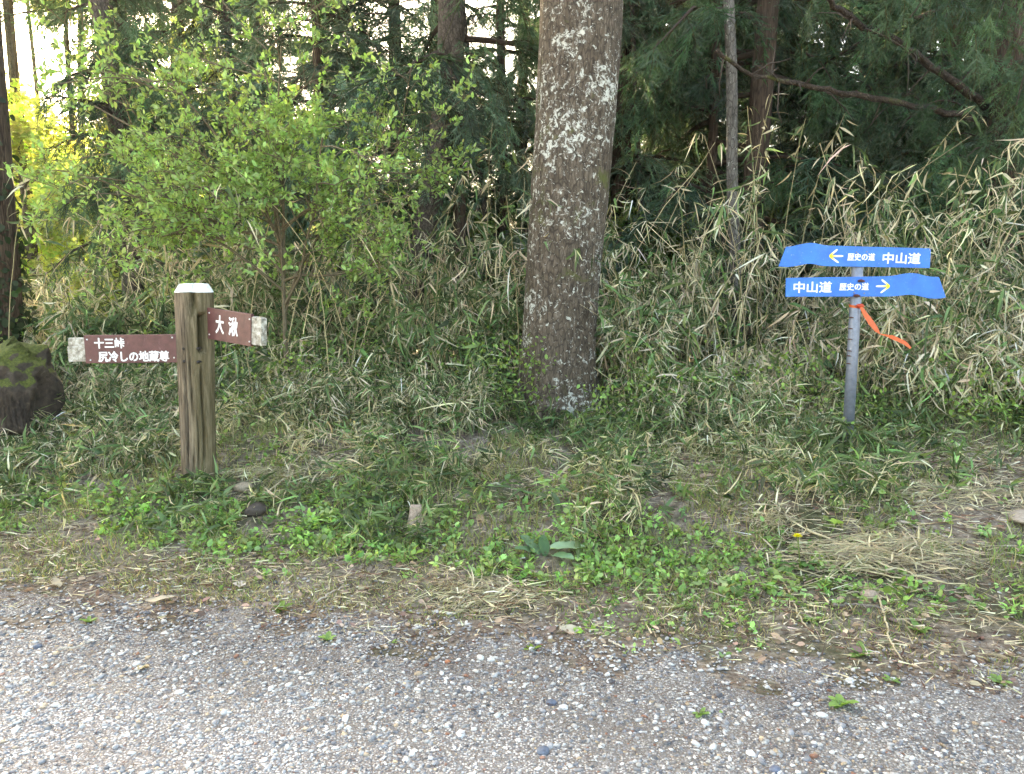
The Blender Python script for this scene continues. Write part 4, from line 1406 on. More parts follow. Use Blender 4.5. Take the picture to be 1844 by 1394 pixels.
zs = np.concatenate([np.linspace(0, hgt - .055, 120)])
Vp, th = post_fn(112, zs)
nA, nZ = 112, len(zs)
i = np.arange(nZ - 1)[:, None]; j = np.arange(nA)[None]; a = i * nA + j; b = i * nA + (j + 1) % nA
one(Vp.reshape(-1, 3), np.stack([a, b, b + nA, a + nA], -1).reshape(-1, 4), None, 'post', WOOD, wp, post_fn.col.reshape(-1, 3))
# white chamfered cap
ring0 = Vp[-1]
c0 = ring0.mean(0)
oct_r = .117
rings = []
for f, z in ((1.0, 0), (.99, .004), (.74, .050), (.70, .054), (.35, .056), (.02, .056)):
    rr = c0 + (ring0 - c0) * np.array([f, f, 0]) * 1.0
    # facet into an octagon as the chamfer rises
    ang = th; k = 1 / np.cos((ang + PI / 8) % (PI / 4) - PI / 8) * .95
    m = min(1, z / .05)
    rr = c0 + (rr - c0) * (1 + m * (k - 1))[:, None]
    rr[:, 2] = c0[2] + z + .002 * np.sin(ang * 3)
    rings.append(rr)
R_ = np.stack(rings)
notch = np.exp(-(((th - (-PI / 2 + .28) + PI) % (2 * PI) - PI) / .13) ** 2)
R_[:, :, 2] -= notch[None] * np.array([0, .004, .03, .034, .02, 0])[:, None]
R_[:, :, :2] -= ((R_ - c0)[:, :, :2]) * (notch[None, :, None] * np.array([.25, .25, .2, .15, 0, 0])[:, None, None])
nz_ = len(rings)
i = np.arange(nz_ - 1)[:, None]; a = i * nA + j; b = i * nA + (j + 1) % nA
one(R_.reshape(-1, 3), np.stack([a, b, b + nA, a + nA], -1).reshape(-1, 4), None, 'white_cap', PEEL_CAP, wp)

# left board: plane facing the camera
yb = -.03
def loc(px, py, dy=0.0): return at(px, py, PY + dy) - base
A = loc(153, 603.5, yb); B = loc(322, 601.5, yb); Dn = loc(157, 654.5, yb)
bl = empty('left_board', (0, 0, 0)); bl.parent = wp
bpy.data.objects.remove(bl)
Lb = B.x - A.x; hb = A.z - Dn.z
lb = one(*box(0, Lb, -.012, .012, 0, hb, .003), 'board', BROWN, wp, smooth=False)
lb.location = (A.x, yb, A.z - hb); lb.rotation_euler.y = math.radians(-.6)
tag(lb, 'dark brown board pointing left with two lines of white writing')
eb = one(*box(-.108, -.001, -.004, .034, .012, hb - .016, .006), 'board_end', PEEL, lb, smooth=False)
eb2 = one(*box(-.112, -.001, -.010, -.0045, .012, hb * .62, .002), 'end_plate', PEEL, lb, smooth=False)
s5 = lambda d: d / F_PX * (PY + yb) * 1.005
def put(body, par, x0p, x1p, y0p, y1p, org, yf, bold=.02, sx=1.0):
    text_mesh(body, 'lettering', WHITE, par, s5(x1p - x0p) * sx, s5(y1p - y0p), s5(x0p - org[0]) * sx, s5(org[1] - y1p), yf, bold)
put('十三峠', lb, 170.5, 225, 608, 627.5, (153, 654), -.0128, .035)
put('尻冷しの地蔵尊', lb, 176, 303.5, 632, 652, (153, 654), -.0128, .035)
for (sx_, sz_) in ((158.5, 611), (162, 648), (311, 609), (312, 645)):
    V_, Q_, T_ = tube([(0, 0, 0), (0, -.004, 0)], [.0055, .004], 10)
    o = one(V_, Q_, T_, 'screw', WHITE, lb); o.location = (s5(sx_ - 153), -.012, s5(654 - sz_))
# right board, turned toward the camera by 34 degrees
ang = math.radians(34)
O = at(375, 610.0, PY - .03) - base
rb = one(*box(0, .44, -.012, .012, 0, .2, .003), 'board', BROWN, wp, smooth=False)
rb.location = (O.x, -.03, at(371, 609.5, PY - .03).z - base.z); rb.rotation_euler = (0, math.radians(4.5), -ang)
tag(rb, 'faded brown board turned to the right with two white characters')
one(*box(.441, .53, -.006, .036, .012, .186, .006), 'board_end', PEEL, rb, smooth=False)
def put_r(body, f0, f1, z0, z1, bold=.03):
    text_mesh(body, 'lettering', WHITE, rb, f1 - f0, z1 - z0, f0, z0, -.0128, bold)
put_r('大', .095, .180, .045, .165)
put_r('湫', .225, .318, .045, .165, .028)
for fx in (.03, .43):
    for fz in (.03, .168):
        V_, Q_, T_ = tube([(0, 0, 0), (0, -.004, 0)], [.0055, .004], 10)
        o = one(V_, Q_, T_, 'screw', WHITE, rb); o.location = (fx, -.012, fz)
# bolts and pegs on the post
for (px, py) in ((331, 628), (357, 628), (332, 651), (357, 652)):
    q = at(px, py, PY - .105) - base
    V_, Q_, T_ = tube([(0, .03, 0), (0, -.006, 0), (0, -.012, 0)], [.010, .010, .006], 12)
    o = one(V_, Q_, T_, 'bolt', DARK, wp); o.location = q
for (px, py) in ((321, 574), (322, 602)):
    q = at(px, py, PY - .02) - base
    V_, Q_, T_ = tube([(.03, 0, 0), (-.006, 0, .002), (-.03, 0, .008)], [.006, .006, .003], 8)
    o = one(V_, Q_, T_, 'nail', DARK, wp); o.location = q

# ================================================================== BLUE SIGNPOST
BY = 5.2
pb = at(1524, 832, BY)
base = Vector((pb.x, BY, h1(pb.x, BY) - .1))
bs = empty('blue_signpost', base, 'leaning grey steel pole carrying two blue arrow-shaped trail signs', 'signpost')
pt = at(1546, 452, BY)
P0 = np.array([0, 0, 0.]); P1 = np.array(pt - base)
V_, Q_, T_ = tube([P0, P0 + (P1 - P0) * .5, P1 * .995, P1], [.0365, .0365, .0365, .031], 24)
one(V_, Q_, T_, 'pole', STEEL, bs)


def plate(pts, Y, thick, name, mat, parent, label, yoff):
    P = [at(x, y, Y + yoff) - base for x, y in pts]
    n = len(P)
    import bmesh
    bm = bmesh.new()
    f = bm.faces.new([bm.verts.new(p) for p in P])
    r_ = bmesh.ops.extrude_face_region(bm, geom=[f])
    for v in [q for q in r_['geom'] if isinstance(q, bmesh.types.BMVert)]: v.co.y += thick
    bmesh.ops.recalc_face_normals(bm, faces=bm.faces)
    bmesh.ops.bevel(bm, geom=[e for e in bm.edges if abs(e.verts[0].co.y - e.verts[1].co.y) < 1e-5], offset=.0012, segments=1, affect='EDGES')
    me = bpy.data.meshes.new(name); bm.to_mesh(me); bm.free(); me.materials.append(mat)
    o = bpy.data.objects.new(name, me); C.objects.link(o); o.parent = parent
    if label: o['label'] = label
    return o


def smooth_pts(pts, k=4):
    """Catmull-Rom through open polyline"""
    P = np.array(pts, float); out = []
    for i in range(len(P) - 1):
        p0, p1, p2, p3 = P[max(i - 1, 0)], P[i], P[i + 1], P[min(i + 2, len(P) - 1)]
        for q in range(k):
            t_ = q / k
            out.append(.5 * ((2 * p1) + (-p0 + p2) * t_ + (2 * p0 - 5 * p1 + 4 * p2 - p3) * t_ ** 2 + (-p0 + 3 * p1 - 3 * p2 + p3) * t_ ** 3))
    out.append(P[-1])
    return [tuple(q) for q in out]


up = smooth_pts([(1416.5, 444.5), (1427, 443.5), (1442, 440), (1455, 437.8), (1466, 437.8), (1478, 440.2), (1491, 442.2), (1510, 442.8)]) + [(1676.5, 447.5), (1674.5, 482.8)] + smooth_pts([(1510, 479.8), (1482, 479), (1468, 476.2), (1457, 475), (1445, 476.8), (1430, 479.8), (1418, 480.8), (1402.5, 479.8)])
lo = [(1416, 500.5)] + smooth_pts([(1600, 497.5), (1614, 495.8), (1628, 493), (1640, 491.8), (1652, 492.8), (1664, 496), (1676, 498.2), (1691, 499)]) + smooth_pts([(1703.5, 535.5), (1690, 538), (1672, 537.2), (1658, 534), (1645, 531.2), (1634, 531), (1615, 533.2), (1600, 534.2)]) + [(1415, 534.5)]
yo = -.046
up_o = plate(up, BY, .012, 'arrow_plate', BLUE, bs, 'upper blue plate with a yellow arrow pointing left', yo)
lo_o = plate(lo, BY, .012, 'arrow_plate', BLUE, bs, 'lower blue plate with a yellow arrow pointing right', yo)


def sign_text(body, x0, x1, y0, y1, par, bold=.02, tilt=0.0):
    a = at(x0, y1, BY + yo) - base; b_ = at(x1, y0, BY + yo) - base
    o = text_mesh(body, 'lettering', WHITE, par, b_.x - a.x, b_.z - a.z, 0, 0, 0, bold)
    o.location = (a.x, yo - .0007, a.z); o.rotation_euler.y = math.radians(tilt)


sign_text('中山道', 1588.5, 1658.5, 454.2, 475.2, up_o, .03, .7)
sign_text('歴史の道', 1525.5, 1576, 455.5, 469.5, up_o, .032, .5)
sign_text('中山道', 1428.5, 1498.5, 507, 528, lo_o, .03, -.5)
sign_text('歴史の道', 1511, 1565, 509.5, 523.5, lo_o, .032, -.5)


def arrow(tip, sgn, par):
    """three rounded strokes meeting at tip, yellow at the head fading to white ends"""
    g = Geo()
    tx, ty = tip
    def P_(x, y): return np.array(at(x, y, BY + yo) - base)
    ends = [(tx - sgn * 25, ty), (tx - sgn * 14.5, ty - 12), (tx - sgn * 16.5, ty + 12)]
    w = .0062
    for ei, (ex, ey) in enumerate(ends):
        a_, b_ = P_(tx, ty), P_(ex, ey)
        K = 8
        V = []; cc = []
        d = unit(b_ - a_); nn = np.array([-d[2], 0, d[0]])
        for q in range(K):
            f = q / (K - 1); c_ = a_ + (b_ - a_) * f
            ww = w * (1 if 0 < q < K - 1 else .55)
            for yy in (yo - .0012 - .0003 * ei, yo - .0001):
                for s_ in (-1, 1):
                    v_ = c_ + nn * ww * s_; v_[1] = yy; V.append(v_)
                    m = np.clip((f - .25) / .45, 0, 1)
                    cc.append(np.array([.85, .72, .02]) * (1 - m) + np.array([.8, .8, .78]) * m)
        Q = []
        for q in range(K - 1):
            o_ = q * 4
            Q += [[o_, o_ + 1, o_ + 5, o_ + 4], [o_, o_ + 4, o_ + 6, o_ + 2], [o_ + 1, o_ + 3, o_ + 7, o_ + 5]]
        g.add(np.array(V), Q, None, np.array(cc))
    g.build('painted_arrow', YELLOW, par, smooth=False)


arrow((1493.5, 461.2), -1, up_o)
arrow((1602, 515.5), 1, lo_o)
for par_, py_ in ((up_o, 463), (lo_o, 517)):
    for sx_ in (-9, 9):
        f_ = (832 - py_) / (832 - 452); q_ = P0 + (P1 - P0) * f_
        V_, Q_, T_ = tube([(0, .002, 0), (0, -.003, 0), (0, -.005, 0)], [.0055, .0055, .003], 10)
        o = one(V_, Q_, T_, 'bolt', STEEL, par_); o.location = (q_[0] + sx_ / F_PX * BY, yo, q_[2] + (.034 if py_ < 500 else -.036) * (1 if sx_ > 0 else .9))
# clamps and hardware
def pole_at(py):
    f = (832 - py) / (832 - 452)
    return P0 + (P1 - P0) * f
for py, dx in ((505, .006), (531, -.018)):
    q = pole_at(py)
    V_, Q_, T_ = tube([(-.02, 0, 0), (-.006, -.012, .002), (.006, -.012, 0), (.02, 0, -.002)], [.007, .009, .008, .006], 8, .4, 3)
    o = one(V_, Q_, T_, 'rusty_bolt', RUST, bs); o.location = (q[0] + dx, yo - .006, q[2])
for py in (570, 590, 609, 630, 639, 653):
    q = pole_at(py)
    V_, Q_, T_ = tube([(-.040, -.004, 0), (-.032, -.022, .002), (-.022, -.0335, 0)], [.0025, .0045, .002], 6)
    o = one(V_, Q_, T_, 'wire_tie', RUST, bs); o.location = (q[0], 0, q[2])
for py in (548,):
    pass

# orange ribbon tied to the pole
q = pole_at(549)
rb_o = empty('orange_ribbon', base + Vector(q), 'bright orange tape tied round the grey pole with its tail blown right', 'ribbon')
th_ = np.linspace(0, 2 * PI, 25)
Vr = []
for k in range(25):
    for zz_ in (-.008, .009):
        Vr.append((.0395 * math.cos(th_[k]), .0395 * math.sin(th_[k]), zz_ + .006 * math.sin(th_[k])))
Qr = [[2 * k, 2 * k + 2, 2 * k + 3, 2 * k + 1] for k in range(24)]
g = Geo(); g.add(Vr, Qr, None, (.85, .16, .04)); g.build('loop', ORANGE, rb_o)
v_, f_ = ICO1
n_ = fbm(v_[:, 0] * 3, v_[:, 1] * 3, v_[:, 2] * 3, seed=2)
one(v_ * (.012 + .012 * n_)[:, None] * np.array([1.5, 1, .9]) + np.array([.014, -.042, 0]), None, f_, 'knot', ORANGE, rb_o, (.7, .08, .03))
tail = [(1548, 549), (1558, 566), (1568, 580), (1578, 593), (1586, 602), (1596, 604), (1606, 607), (1618, 612), (1630, 618), (1640, 627)]
wd = [5, 9, 12, 11, 7, 6, 8, 9, 8, 4]
tw = [0, .1, .25, .4, 1.2, .9, .2, .55, .3, .1]
Vr = []; off = base + Vector(q)
for k, (x_, y_) in enumerate(tail):
    c_ = np.array(at(x_, y_, BY - .05 - .012 * k) - off)
    nn = np.array([.62, 0, .78]) * math.cos(tw[k]) + np.array([0, 1, 0]) * math.sin(tw[k])
    nn = nn * wd[k] / F_PX * BY
    Vr += [tuple(c_ - nn * .5), tuple(c_ + np.array([0, -.003, 0])), tuple(c_ + nn * .5)]
Qr = []
for k in range(len(tail) - 1):
    a_ = 3 * k
    Qr += [[a_, a_ + 1, a_ + 4, a_ + 3], [a_ + 1, a_ + 2, a_ + 5, a_ + 4]]
g = Geo(); g.add(Vr, Qr, None, (.88, .17, .045)); g.build('tail', ORANGE, rb_o)


# ================================================================== STONES AND LOOSE THINGS
def rock(name, px, py, Y, size, col, label, seed, cat='stone', mat=None, sq=2.0, sink=.3, rotz=0.0, group=None, lvl=ICO2, amp=.55):
    p = at(px, py, Y)
    v, f = lvl
    v = np.sign(v) * np.abs(v) ** (2 / sq)
    n_ = fbm(v[:, 0] * 1.6 + seed, v[:, 1] * 1.6, v[:, 2] * 1.6, seed=seed, o=5) - .5
    v = v * (1 + amp * n_)[:, None] * np.array(size) / 2
    z = h1(p.x, Y)
    o = one(v, None, f, name, mat or STONEV, None, col)
    o.location = (p.x, Y, z + size[2] * (.5 - sink)); o.rotation_euler.z = rotz
    return tag(o, label, cat, group)


rock('mossy_boulder', -48, 690, 5.7, (.9, .6, .80), (.08, .06, .05), 'large dark squarish boulder topped with green moss at the left edge', 3, mat=MOSSROCK, sq=4.5, sink=.16, amp=.95, lvl=subdiv(*ICO3), cat='boulder')
rock('mossy_stone', 1446, 715, 6.3, (.34, .3, .26), (.08, .06, .05), 'moss-covered stone left of the grey pole foot', 5, mat=MOSSROCK, sink=.1)
rock('mossy_stone', 1240, 712, 6.55, (.40, .3, .26), (.16, .13, .11), 'half-buried brown stone in the bank right of the big trunk', 6, mat=MOSSROCK, sink=.2)
rock('mossy_stone', 1150, 705, 6.8, (.4, .3, .24), (.16, .13, .11), 'dark low stone beside the right foot of the big trunk', 8, mat=MOSSROCK, sink=.2)


sts = [(440, 884, (.13), .10, .07, (.30, .24, .17), 'pale tan stone in front of the wooden signpost foot'),
       (462, 926, .15, .12, .09, (.07, .055, .045), 'dark broken stone below the pale tan one in front of the signpost'),
       (1400, 806, .09, .07, .05, (.42, .36, .28), 'small tan stone left of the grey pole foot'),
       (1850, 940, .24, .2, .07, (.36, .30, .24), 'light flat rock cut by the right edge of the picture'),
       (865, 1188, .055, .04, .03, (.6, .57, .48), 'cream oval stone lying at the gravel edge below the big trunk'),
       (884, 1192, .04, .035, .03, (.62, .6, .5), 'small cream stone touching the oval cream stone'),
       (806, 1194, .03, .03, .02, (.42, .17, .09), 'small orange-brown stone at the gravel edge'),
       (1197, 1038, .035, .03, .03, (.75, .75, .73), 'white round pebble in the dark soil below the big leaf plant'),
       (1098, 1230, .04, .032, .02, (.68, .67, .65), 'white egg-shaped pebble near the middle of the gravel'),
       (1015, 1277, .045, .04, .025, (.66, .65, .62), 'white pebble standing out in the gravel below the big trunk'),
       (993, 1270, .055, .05, .03, (.10, .12, .16), 'slate blue pebble next to a white pebble in the gravel'),
       (830, 1325, .06, .04, .025, (.68, .68, .66), 'broad white pebble near the bottom centre of the gravel'),
       (335, 1186, .04, .03, .02, (.7, .69, .66), 'white pebble on the left part of the gravel edge'),
       (68, 1168, .05, .045, .03, (.12, .14, .18), 'dark slate pebble at the left part of the gravel edge'),
       (1565, 1078, .08, .07, .06, (.34, .26, .20), 'brown stone under the fallen straw right of the dandelion'),
       (1530, 1230, .055, .04, .025, (.68, .68, .66), 'white oblong pebble at the right part of the gravel edge'),
       (1270, 1305, .05, .035, .025, (.7, .7, .68), 'white pebble under the weed sprig on the right gravel'),
       (1395, 1390, .05, .04, .03, (.13, .15, .2), 'blue-grey pebble at the bottom edge right of centre'),
       (978, 1358, .065, .055, .03, (.11, .13, .17), 'large slate blue pebble at the bottom edge near the centre'),
       (1480, 1292, .05, .04, .025, (.6, .57, .5), 'cream pebble beside the rightmost weed sprig on the gravel')]
for k, (px, py, a_, b_, c_, col, lab) in enumerate(sts):
    p = ray_ground(px, py)
    k_ = .8 if a_ < .07 else 1
    rock('stone', px, py, p.y, (a_ * k_, b_ * k_, c_ * k_), tuple(min(q_, .52) for q_ in col), lab, 20 + k, rotz=k * 1.3, sink=.22, lvl=ICO2 if a_ > .07 else ICO1)

# straw heaps: bleached fallen bamboo and grass
def straw_heap(cx_, cy_, rx, ry, n, hh, lab, seed, fan=0.0, L0=.10, L1=.34):
    r = RS(seed); g = Geo(); c_ = ray_ground(cx_, cy_)
    q = np.clip(r.normal(0, .5, (n, 2)), -1.6, 1.6)
    x = c_.x + q[:, 0] * rx; y = c_.y + q[:, 1] * ry
    th = r.normal(fan, .55, n) + PI * (r.rand(n) < .3)
    hgt_ = hh * np.exp(-(q ** 2).sum(1)) * r.rand(n)
    D = np.stack([np.cos(th), np.sin(th), r.normal(0, .16, n)], -1)
    L = r.uniform(L0, L1, n)
    K = 5; t_ = np.linspace(-.5, .5, K)
    P = np.stack([x, y, H(x, y) + .012 + hgt_], -1)[:, None] + unit(D)[:, None] * (L[:, None] * t_[None])[..., None]
    P[:, :, 2] -= (t_ ** 2)[None] * L[:, None] * r.uniform(-.1, .5, n)[:, None]
    P[:, :, :2] += (r.normal(0, .05, (n, 1, 2)) * L[:, None, None]) * (t_ ** 2 * 4)[None, :, None]
    P[:, :, 2] = np.maximum(P[:, :, 2], H(P[:, :, 0], P[:, :, 1]) + .004)
    V, Q = tubes(P, np.repeat(r.uniform(.0010, .0024, n)[:, None], K, 1) * np.linspace(1, .5, K)[None], 3)
    g.add(V, Q, None, np.repeat(hcol(r, n, (.60, .52, .34), .25, .05), K * 3, 0))
    m = n // 2
    k_ = r.randint(0, n, m)
    g.inst(BLADE_D, P[k_, 2], frame(rdir(r, m), rdir(r, m, 1), r.uniform(.05, .12, m), r.uniform(.006, .011, m)), hcol(r, m, (.62, .54, .36), .25, .05))
    tag(g.build('straw_heap', STRAW), lab, kind='stuff')


straw_heap(1570, 1020, .50, .17, 520, .13, 'bleached fallen bamboo and straw heaped right of the dandelion', 1, -.25)
straw_heap(1395, 955, .10, .08, 130, .14, 'dry straw tuft left of the dandelion', 2, 1.2, .1, .24)
straw_heap(870, 1075, .26, .13, 300, .03, 'thin straw scattered at the gravel edge below the big leaf plant', 3, 0.3, .06, .2)
straw_heap(1720, 900, .7, .22, 420, .04, 'bleached straw lying on the bare bank right of the grey pole', 4, .1, .06, .26)
straw_heap(470, 860, .3, .12, 130, .05, 'dry straw behind the pale tan stone near the wooden signpost', 5, .5, .06, .2)
straw_heap(1180, 850, .55, .25, 200, .04, 'scattered straw on the bank below the right of the big trunk', 6, .2, .08, .26)
straw_heap(610, 850, .5, .25, 200, .04, 'scattered straw on the bank right of the wooden signpost', 7, .2, .08, .26)

# broken wood stump piece
p = ray_ground(748, 955)
v_, q_, _ = box(-.035, .035, -.02, .02, 0, .14, .005)
zs_ = np.linspace(0, 1, 9)
V_, Q_, T_ = tube([(0, 0, z * .15) for z in zs_], np.array([.042, .042, .040, .041, .039, .038, .036, .036, .030]), 16, .9, 5)
V_[:, 1] *= .55
wc = one(V_, Q_, T_, 'wood_chunk', plain('split_wood', (.38, .28, .21), .85, .2, 0, .55, 60, .6)); wc.location = p + Vector((0, 0, .0)); wc.rotation_euler = (-.15, .08, .3)
tag(wc, 'broken pinkish chunk of split wood standing upright among the weeds', 'wood chunk')


# pale fallen leaves
def fallen(px, py, L, W, az, col, label, seed):
    p = ray_ground(px, py); r = RS(seed)
    n = 7; V = []
    for i_ in range(n):
        f = i_ / (n - 1); w = W * math.sin(PI * min(1, f * .95 + .03)) ** .7
        for s_ in (-1, -.3, .3, 1):
            V.append((s_ * w * .5 + .004 * r.normal(), (f - .5) * L, .008 + .14 * W * abs(s_) + .02 * math.sin(f * 5 + seed) * L * 3 * .3 + .003 * r.normal()))
    Q = [[i_ * 4 + j_, i_ * 4 + j_ + 1, i_ * 4 + j_ + 5, i_ * 4 + j_ + 4] for i_ in range(n - 1) for j_ in range(3)]
    o = one(V, Q, None, 'fallen_leaf', STRAW, None, col); o.location = p + Vector((0, 0, .01)); o.rotation_euler = (r.normal(0, .2), r.normal(0, .2), az)
    return tag(o, label, 'leaf')


for k, (px, py, L, W, az, col, lab) in enumerate((
        (290, 1086, .14, .06, 1.9, (.5, .43, .33), 'bleached curled leaf at the left gravel edge'),
        (100, 1056, .10, .05, .8, (.5, .42, .3), 'tan leaf lying near the left edge above the gravel'),
        (432, 1060, .09, .06, .3, (.62, .55, .47), 'whitish crumpled leaf left of centre above the gravel'),
        (1028, 1140, .11, .04, 1.5, (.58, .5, .38), 'cream leaf on the needle litter below the big leaf plant'),
        (1210, 1052, .10, .06, .4, (.38, .30, .24), 'greyish brown leaf right of the white round pebble'),
        (1790, 1190, .12, .05, 1.2, (.6, .52, .4), 'pale curled leaf on the gravel edge at the far right'),
        (865, 940, .08, .05, .2, (.4, .3, .2), 'brown leaf hanging among weeds right of the wood chunk'),
        (255, 1210, .10, .035, .1, (.5, .43, .28), 'long tan leaf lying alone on the left gravel'),
        (1665, 820, .12, .04, 1.3, (.5, .4, .3), 'tan leaf on the bare litter right of the grey pole'),
        (1270, 862, .12, .035, 1.6, (.5, .36, .28), 'pinkish tan leaf on the bank left of the grey pole'))):
    fallen(px, py, L, W, az, col, lab, k)


# fallen bamboo culms and twigs
def twig(pts, r0, r1, col, label, name='fallen_twig', lift=.02, cat='twig', seed=1):
    P = []
    for (px, py) in pts:
        p = ray_ground(px, py); P.append(np.array(p) + np.array([0, 0, lift]))
    P = np.array(P); q_ = np.linspace(0, len(P) - 1, 6 * len(P))
    PP = np.stack([np.interp(q_, np.arange(len(P)), P[:, i_]) for i_ in range(3)], -1) + RS(seed).normal(0, .003, (len(q_), 3))
    o0 = PP[0].copy()
    V_, Q_, T_ = tube(PP - o0, np.linspace(r0, r1, len(PP)), 7, .5, seed)
    o = one(V_, Q_, T_, name, BARKV, None, col); o.location = o0
    return tag(o, label, cat)


ST = (.5, .42, .27)
twig([(1385, 1008), (1405, 1040), (1422, 1075), (1440, 1120), (1472, 1160)], .005, .003, ST, 'pale dry stem lying diagonally left of the dandelion leaves', seed=1)
twig([(1575, 1068), (1592, 1110), (1602, 1160), (1622, 1195)], .005, .003, ST, 'bent straw stem running down onto the gravel at the right', seed=2)
twig([(1450, 975), (1530, 1010), (1600, 1045), (1700, 1075)], .006, .003, (.52, .45, .28), 'long fallen bamboo stem across the straw heap', seed=3, lift=.07)
twig([(1465, 1000), (1540, 1040), (1620, 1060), (1735, 1070)], .005, .003, (.52, .45, .28), 'fallen bamboo stem along the lower side of the straw heap', seed=4, lift=.05)
twig([(1500, 1098), (1540, 1095), (1585, 1102)], .007, .004, (.2, .17, .15), 'short dark twig under the straw heap', seed=5)
twig([(1620, 945), (1660, 960), (1715, 975)], .008, .005, (.4, .35, .3), 'grey branch lying behind the straw heap at the right', seed=6)
twig([(1690, 925), (1745, 945), (1810, 960)], .006, .004, (.3, .2, .15), 'brown branch lying beside the flat rock at the right', seed=7)
twig([(470, 910), (520, 870), (565, 850)], .005, .003, ST, 'straw stem slanting up right of the dark broken stone', seed=8, lift=.05)
twig([(500, 945), (515, 900), (530, 860)], .005, .003, ST, 'steep straw stem right of the dark broken stone', seed=9, lift=.06)
twig([(560, 845), (620, 846)], .006, .005, ST, 'short horizontal straw piece in the middle of the left bank', seed=10, lift=.06)
twig([(620, 838), (690, 832), (760, 833)], .003, .002, ST, 'horizontal bamboo piece on the bank left of the big trunk foot', seed=11, lift=.06)
twig([(1115, 888), (1200, 890), (1290, 900)], .003, .002, ST, 'long straw stem lying level below the big trunk', seed=12, lift=.08)
twig([(700, 1005), (730, 1028), (755, 1035)], .004, .003, (.25, .17, .12), 'short brown twig above the gravel left of centre', seed=13)
twig([(1095, 1160), (1110, 1168), (1135, 1176)], .004, .003, (.5, .45, .38), 'short pale twig on the gravel edge right of the cream leaf', seed=14)
twig([(1150, 1000), (1165, 1010), (1230, 985), (1275, 970)], .005, .003, (.13, .1, .08), 'dark twig right of the big leaf plant', seed=15)
twig([(570, 1090), (595, 1075), (625, 1060)], .005, .003, (.45, .4, .33), 'pale twig left of centre where weeds thin out', seed=16)
twig([(105, 1178), (140, 1172), (168, 1162)], .004, .003, (.5, .45, .38), 'thin pale twig on the left gravel', seed=17)
twig([(1250, 1045), (1290, 1035), (1310, 1060)], .005, .003, (.5, .44, .36), 'forked bleached twig left of the dry diagonal stem', seed=18)


# big round leaved plant
def plant_leaf(parent, L, W, az, tilt, col, loc_=(0, 0, 0)):
    n = 7; V = []
    for i_ in range(n):
        f = i_ / (n - 1); w = W * (math.sin(PI * (f * .9 + .08)) ** .6)
        for s_ in (-1, -.5, 0, .5, 1):
            V.append((s_ * w * .5, f * L, .35 * L * math.sin(f * 1.6) * math.sin(tilt) + .12 * W * abs(s_) - .15 * L * f * f + .006 * math.sin(f * 14 + s_ * 2) * L * 4))
    Q = [[i_ * 5 + j_, i_ * 5 + j_ + 1, i_ * 5 + j_ + 6, i_ * 5 + j_ + 5] for i_ in range(n - 1) for j_ in range(4)]
    o = one(V, Q, None, 'leaf', LEAF, parent, col); o.location = loc_; o.rotation_euler = (tilt * .5, 0, az)
    return o


p = ray_ground(985, 1005)
pl = empty('big_leaf_plant', p, 'low plant with smooth broad blue-green leaves in front of the big trunk', 'plant')
plant_leaf(pl, .19, .12, -1.45, .15, (.36, .52, .33), (.02, 0, .05))
plant_leaf(pl, .13, .09, -2.2, .2, (.28, .44, .25), (.03, -.02, .02))
plant_leaf(pl, .15, .08, .9, .8, (.16, .27, .15), (-.04, 0, .02))
plant_leaf(pl, .13, .08, 1.7, .5, (.18, .3, .17), (-.05, 0, .02))
plant_leaf(pl, .12, .06, .2, 1.3, (.09, .18, .07), (-.01, 0, .01))

# dandelion
p = ray_ground(1440, 1030)
dd_ = empty('dandelion', p, 'single yellow dandelion flower on an upright stem beside the straw heap', 'flower')
fl = at(1436, 965, p.y - .0) - p
V_, Q_, T_ = tube([(0, 0, 0), (fl.x * .3, 0, fl.z * .5), (fl.x, 0, fl.z)], [.004, .0035, .0035], 8)
one(V_, Q_, T_, 'stem', LEAF, dd_, (.2, .26, .08))
g = Geo(); r = RS(3)
for ring, (n_, L_, el_) in enumerate(((26, .027, .15), (22, .022, .55), (16, .015, 1.0))):
    th_ = np.linspace(0, 2 * PI, n_, endpoint=False) + r.normal(0, .08, n_)
    D = np.stack([np.cos(th_) * math.cos(el_), np.sin(th_) * math.cos(el_), np.full(n_, math.sin(el_))], -1)
    g.inst(BLADE, np.tile(np.array(fl), (n_, 1)), frame(D, np.tile([0, 0, 1.], (n_, 1)), np.full(n_, L_), np.full(n_, .005)), hcol(r, n_, (.85, .76, .01), .04, .01))
fo = g.build('flower_head', LEAF, dd_)
for k in range(9):
    r_ = RS(90 + k)
    n = 11; V = []
    L_ = r_.uniform(.09, .15)
    for i_ in range(n):
        f = i_ / (n - 1); w = (.008 + .028 * f) * (1 if i_ % 2 else .45) * (1 if f < .95 else .2)
        for s_ in (-1, 0, 1):
            V.append((s_ * w * .6, f * L_ - (.008 if s_ else 0) * (i_ % 2), .08 * math.sin(f * 2.4) * .7 + .004 * abs(s_)))
    Q = [[i_ * 3 + j_, i_ * 3 + j_ + 1, i_ * 3 + j_ + 4, i_ * 3 + j_ + 3] for i_ in range(n - 1) for j_ in range(2)]
    o = one(V, Q, None, 'leaf', LEAF, dd_, (.09, .19, .05)); o.rotation_euler = (r_.normal(0, .15), 0, k * .7 + r_.normal(0, .2))


# single weed sprigs growing on the gravel
def sprig(px, py, size, n, label, seed, col=(.22, .36, .10)):
    p = ray_ground(px, py); r = RS(seed)
    t = empty('weed_sprig', p, label, 'weed', 'weed sprigs growing in the gravel')
    for k in range(n):
        L = size * r.uniform(.6, 1.0)
        o = plant_leaf(t, L, L * r.uniform(.4, .6), 2 * PI * k / n + r.normal(0, .3), r.uniform(.2, .9), tuple(np.array(col) * r.uniform(.8, 1.25)), (0, 0, .003))


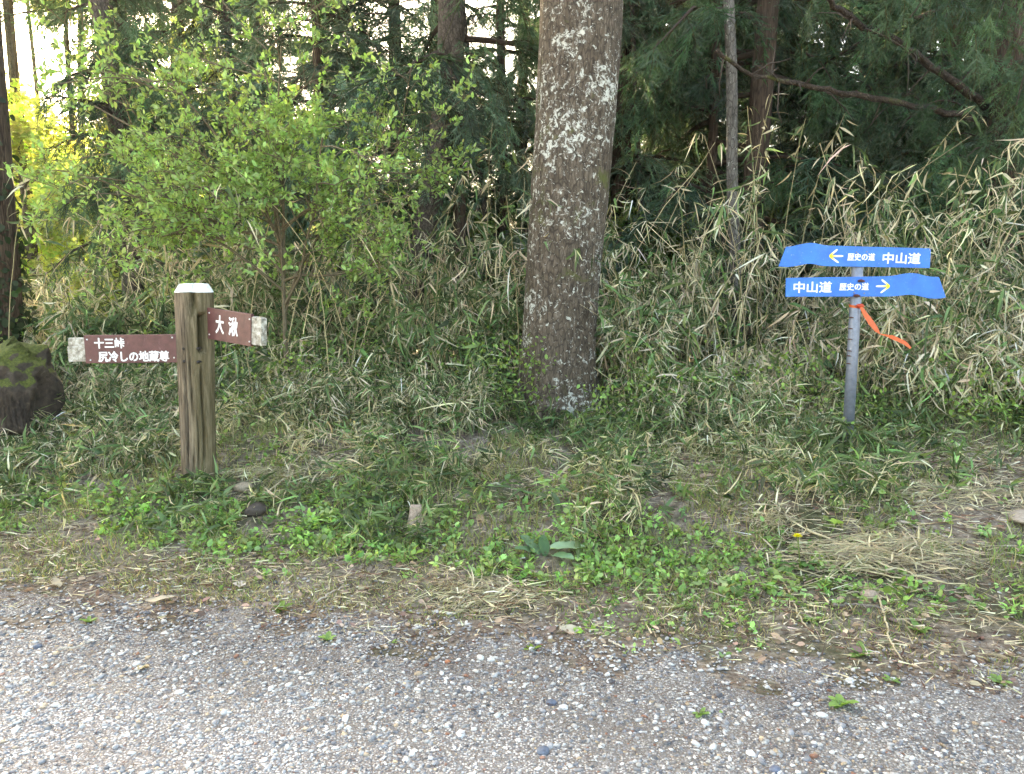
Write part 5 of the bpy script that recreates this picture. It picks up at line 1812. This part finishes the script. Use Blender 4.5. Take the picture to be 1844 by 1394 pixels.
sprig(1515, 1272, .075, 7, 'weed sprig with pointed leaves on the open gravel at the right', 1)
sprig(1262, 1288, .05, 5, 'small weed sprig on the gravel above a white pebble', 2)
sprig(1300, 1292, .03, 4, 'tiny weed seedling right of the small weed sprig', 3)
sprig(1550, 1182, .07, 7, 'weed sprig at the gravel edge below the bent straw stem', 4)
sprig(1605, 1228, .05, 6, 'weed sprig between two pale pebbles at the right gravel edge', 5)
sprig(590, 1155, .06, 6, 'weed sprig on the left gravel edge with upright leaves', 6)
sprig(960, 1172, .05, 6, 'yellowish weed sprig on the needle litter below the big trunk', 7, (.2, .3, .05))
sprig(1800, 1232, .06, 7, 'weed sprig at the far right gravel edge', 8)
sprig(705, 1160, .035, 5, 'little weed sprig right of the upright one on the left', 9)
sprig(160, 1122, .05, 6, 'weed sprig at the far left gravel edge', 10)
sprig(1460, 1120, .07, 8, 'weed sprig left of the short dark twig', 11)
sprig(1655, 1140, .08, 9, 'leafy weed sprig below the lower end of the straw heap', 12)
sprig(505, 1100, .07, 9, 'grassy light green sprig left of centre above the gravel', 13, (.16, .25, .05))

# ---- thin haze added to imitate lens veil: one closed box round everything
g = Geo(); V_, Q_, _ = box(-606, 606, -606, 606, -9, 24)
g.add(V_, Q_, None)
hz = bpy.data.materials.new('haze'); hz.use_nodes = True
for n in list(hz.node_tree.nodes): hz.node_tree.nodes.remove(n)
ho = hz.node_tree.nodes.new('ShaderNodeOutputMaterial'); hv = hz.node_tree.nodes.new('ShaderNodeVolumePrincipled')
hv.inputs['Density'].default_value = .0013; hv.inputs['Anisotropy'].default_value = .65; hv.inputs['Color'].default_value = (.95, .96, .9, 1)
hz.node_tree.links.new(hv.outputs[0], ho.inputs['Volume'])
tag(g.build('haze', hz), 'thin pale haze added for a lens-like glow', kind='stuff')

tris = 0
seen = set()
for o in bpy.data.objects:
    if o.type == 'MESH' and o.data.name not in seen:
        seen.add(o.data.name); tris += sum(1 for _ in ()) + (len(o.data.loops) - 2 * len(o.data.polygons))
print('TRIS', tris, 'objects', len(bpy.data.objects))
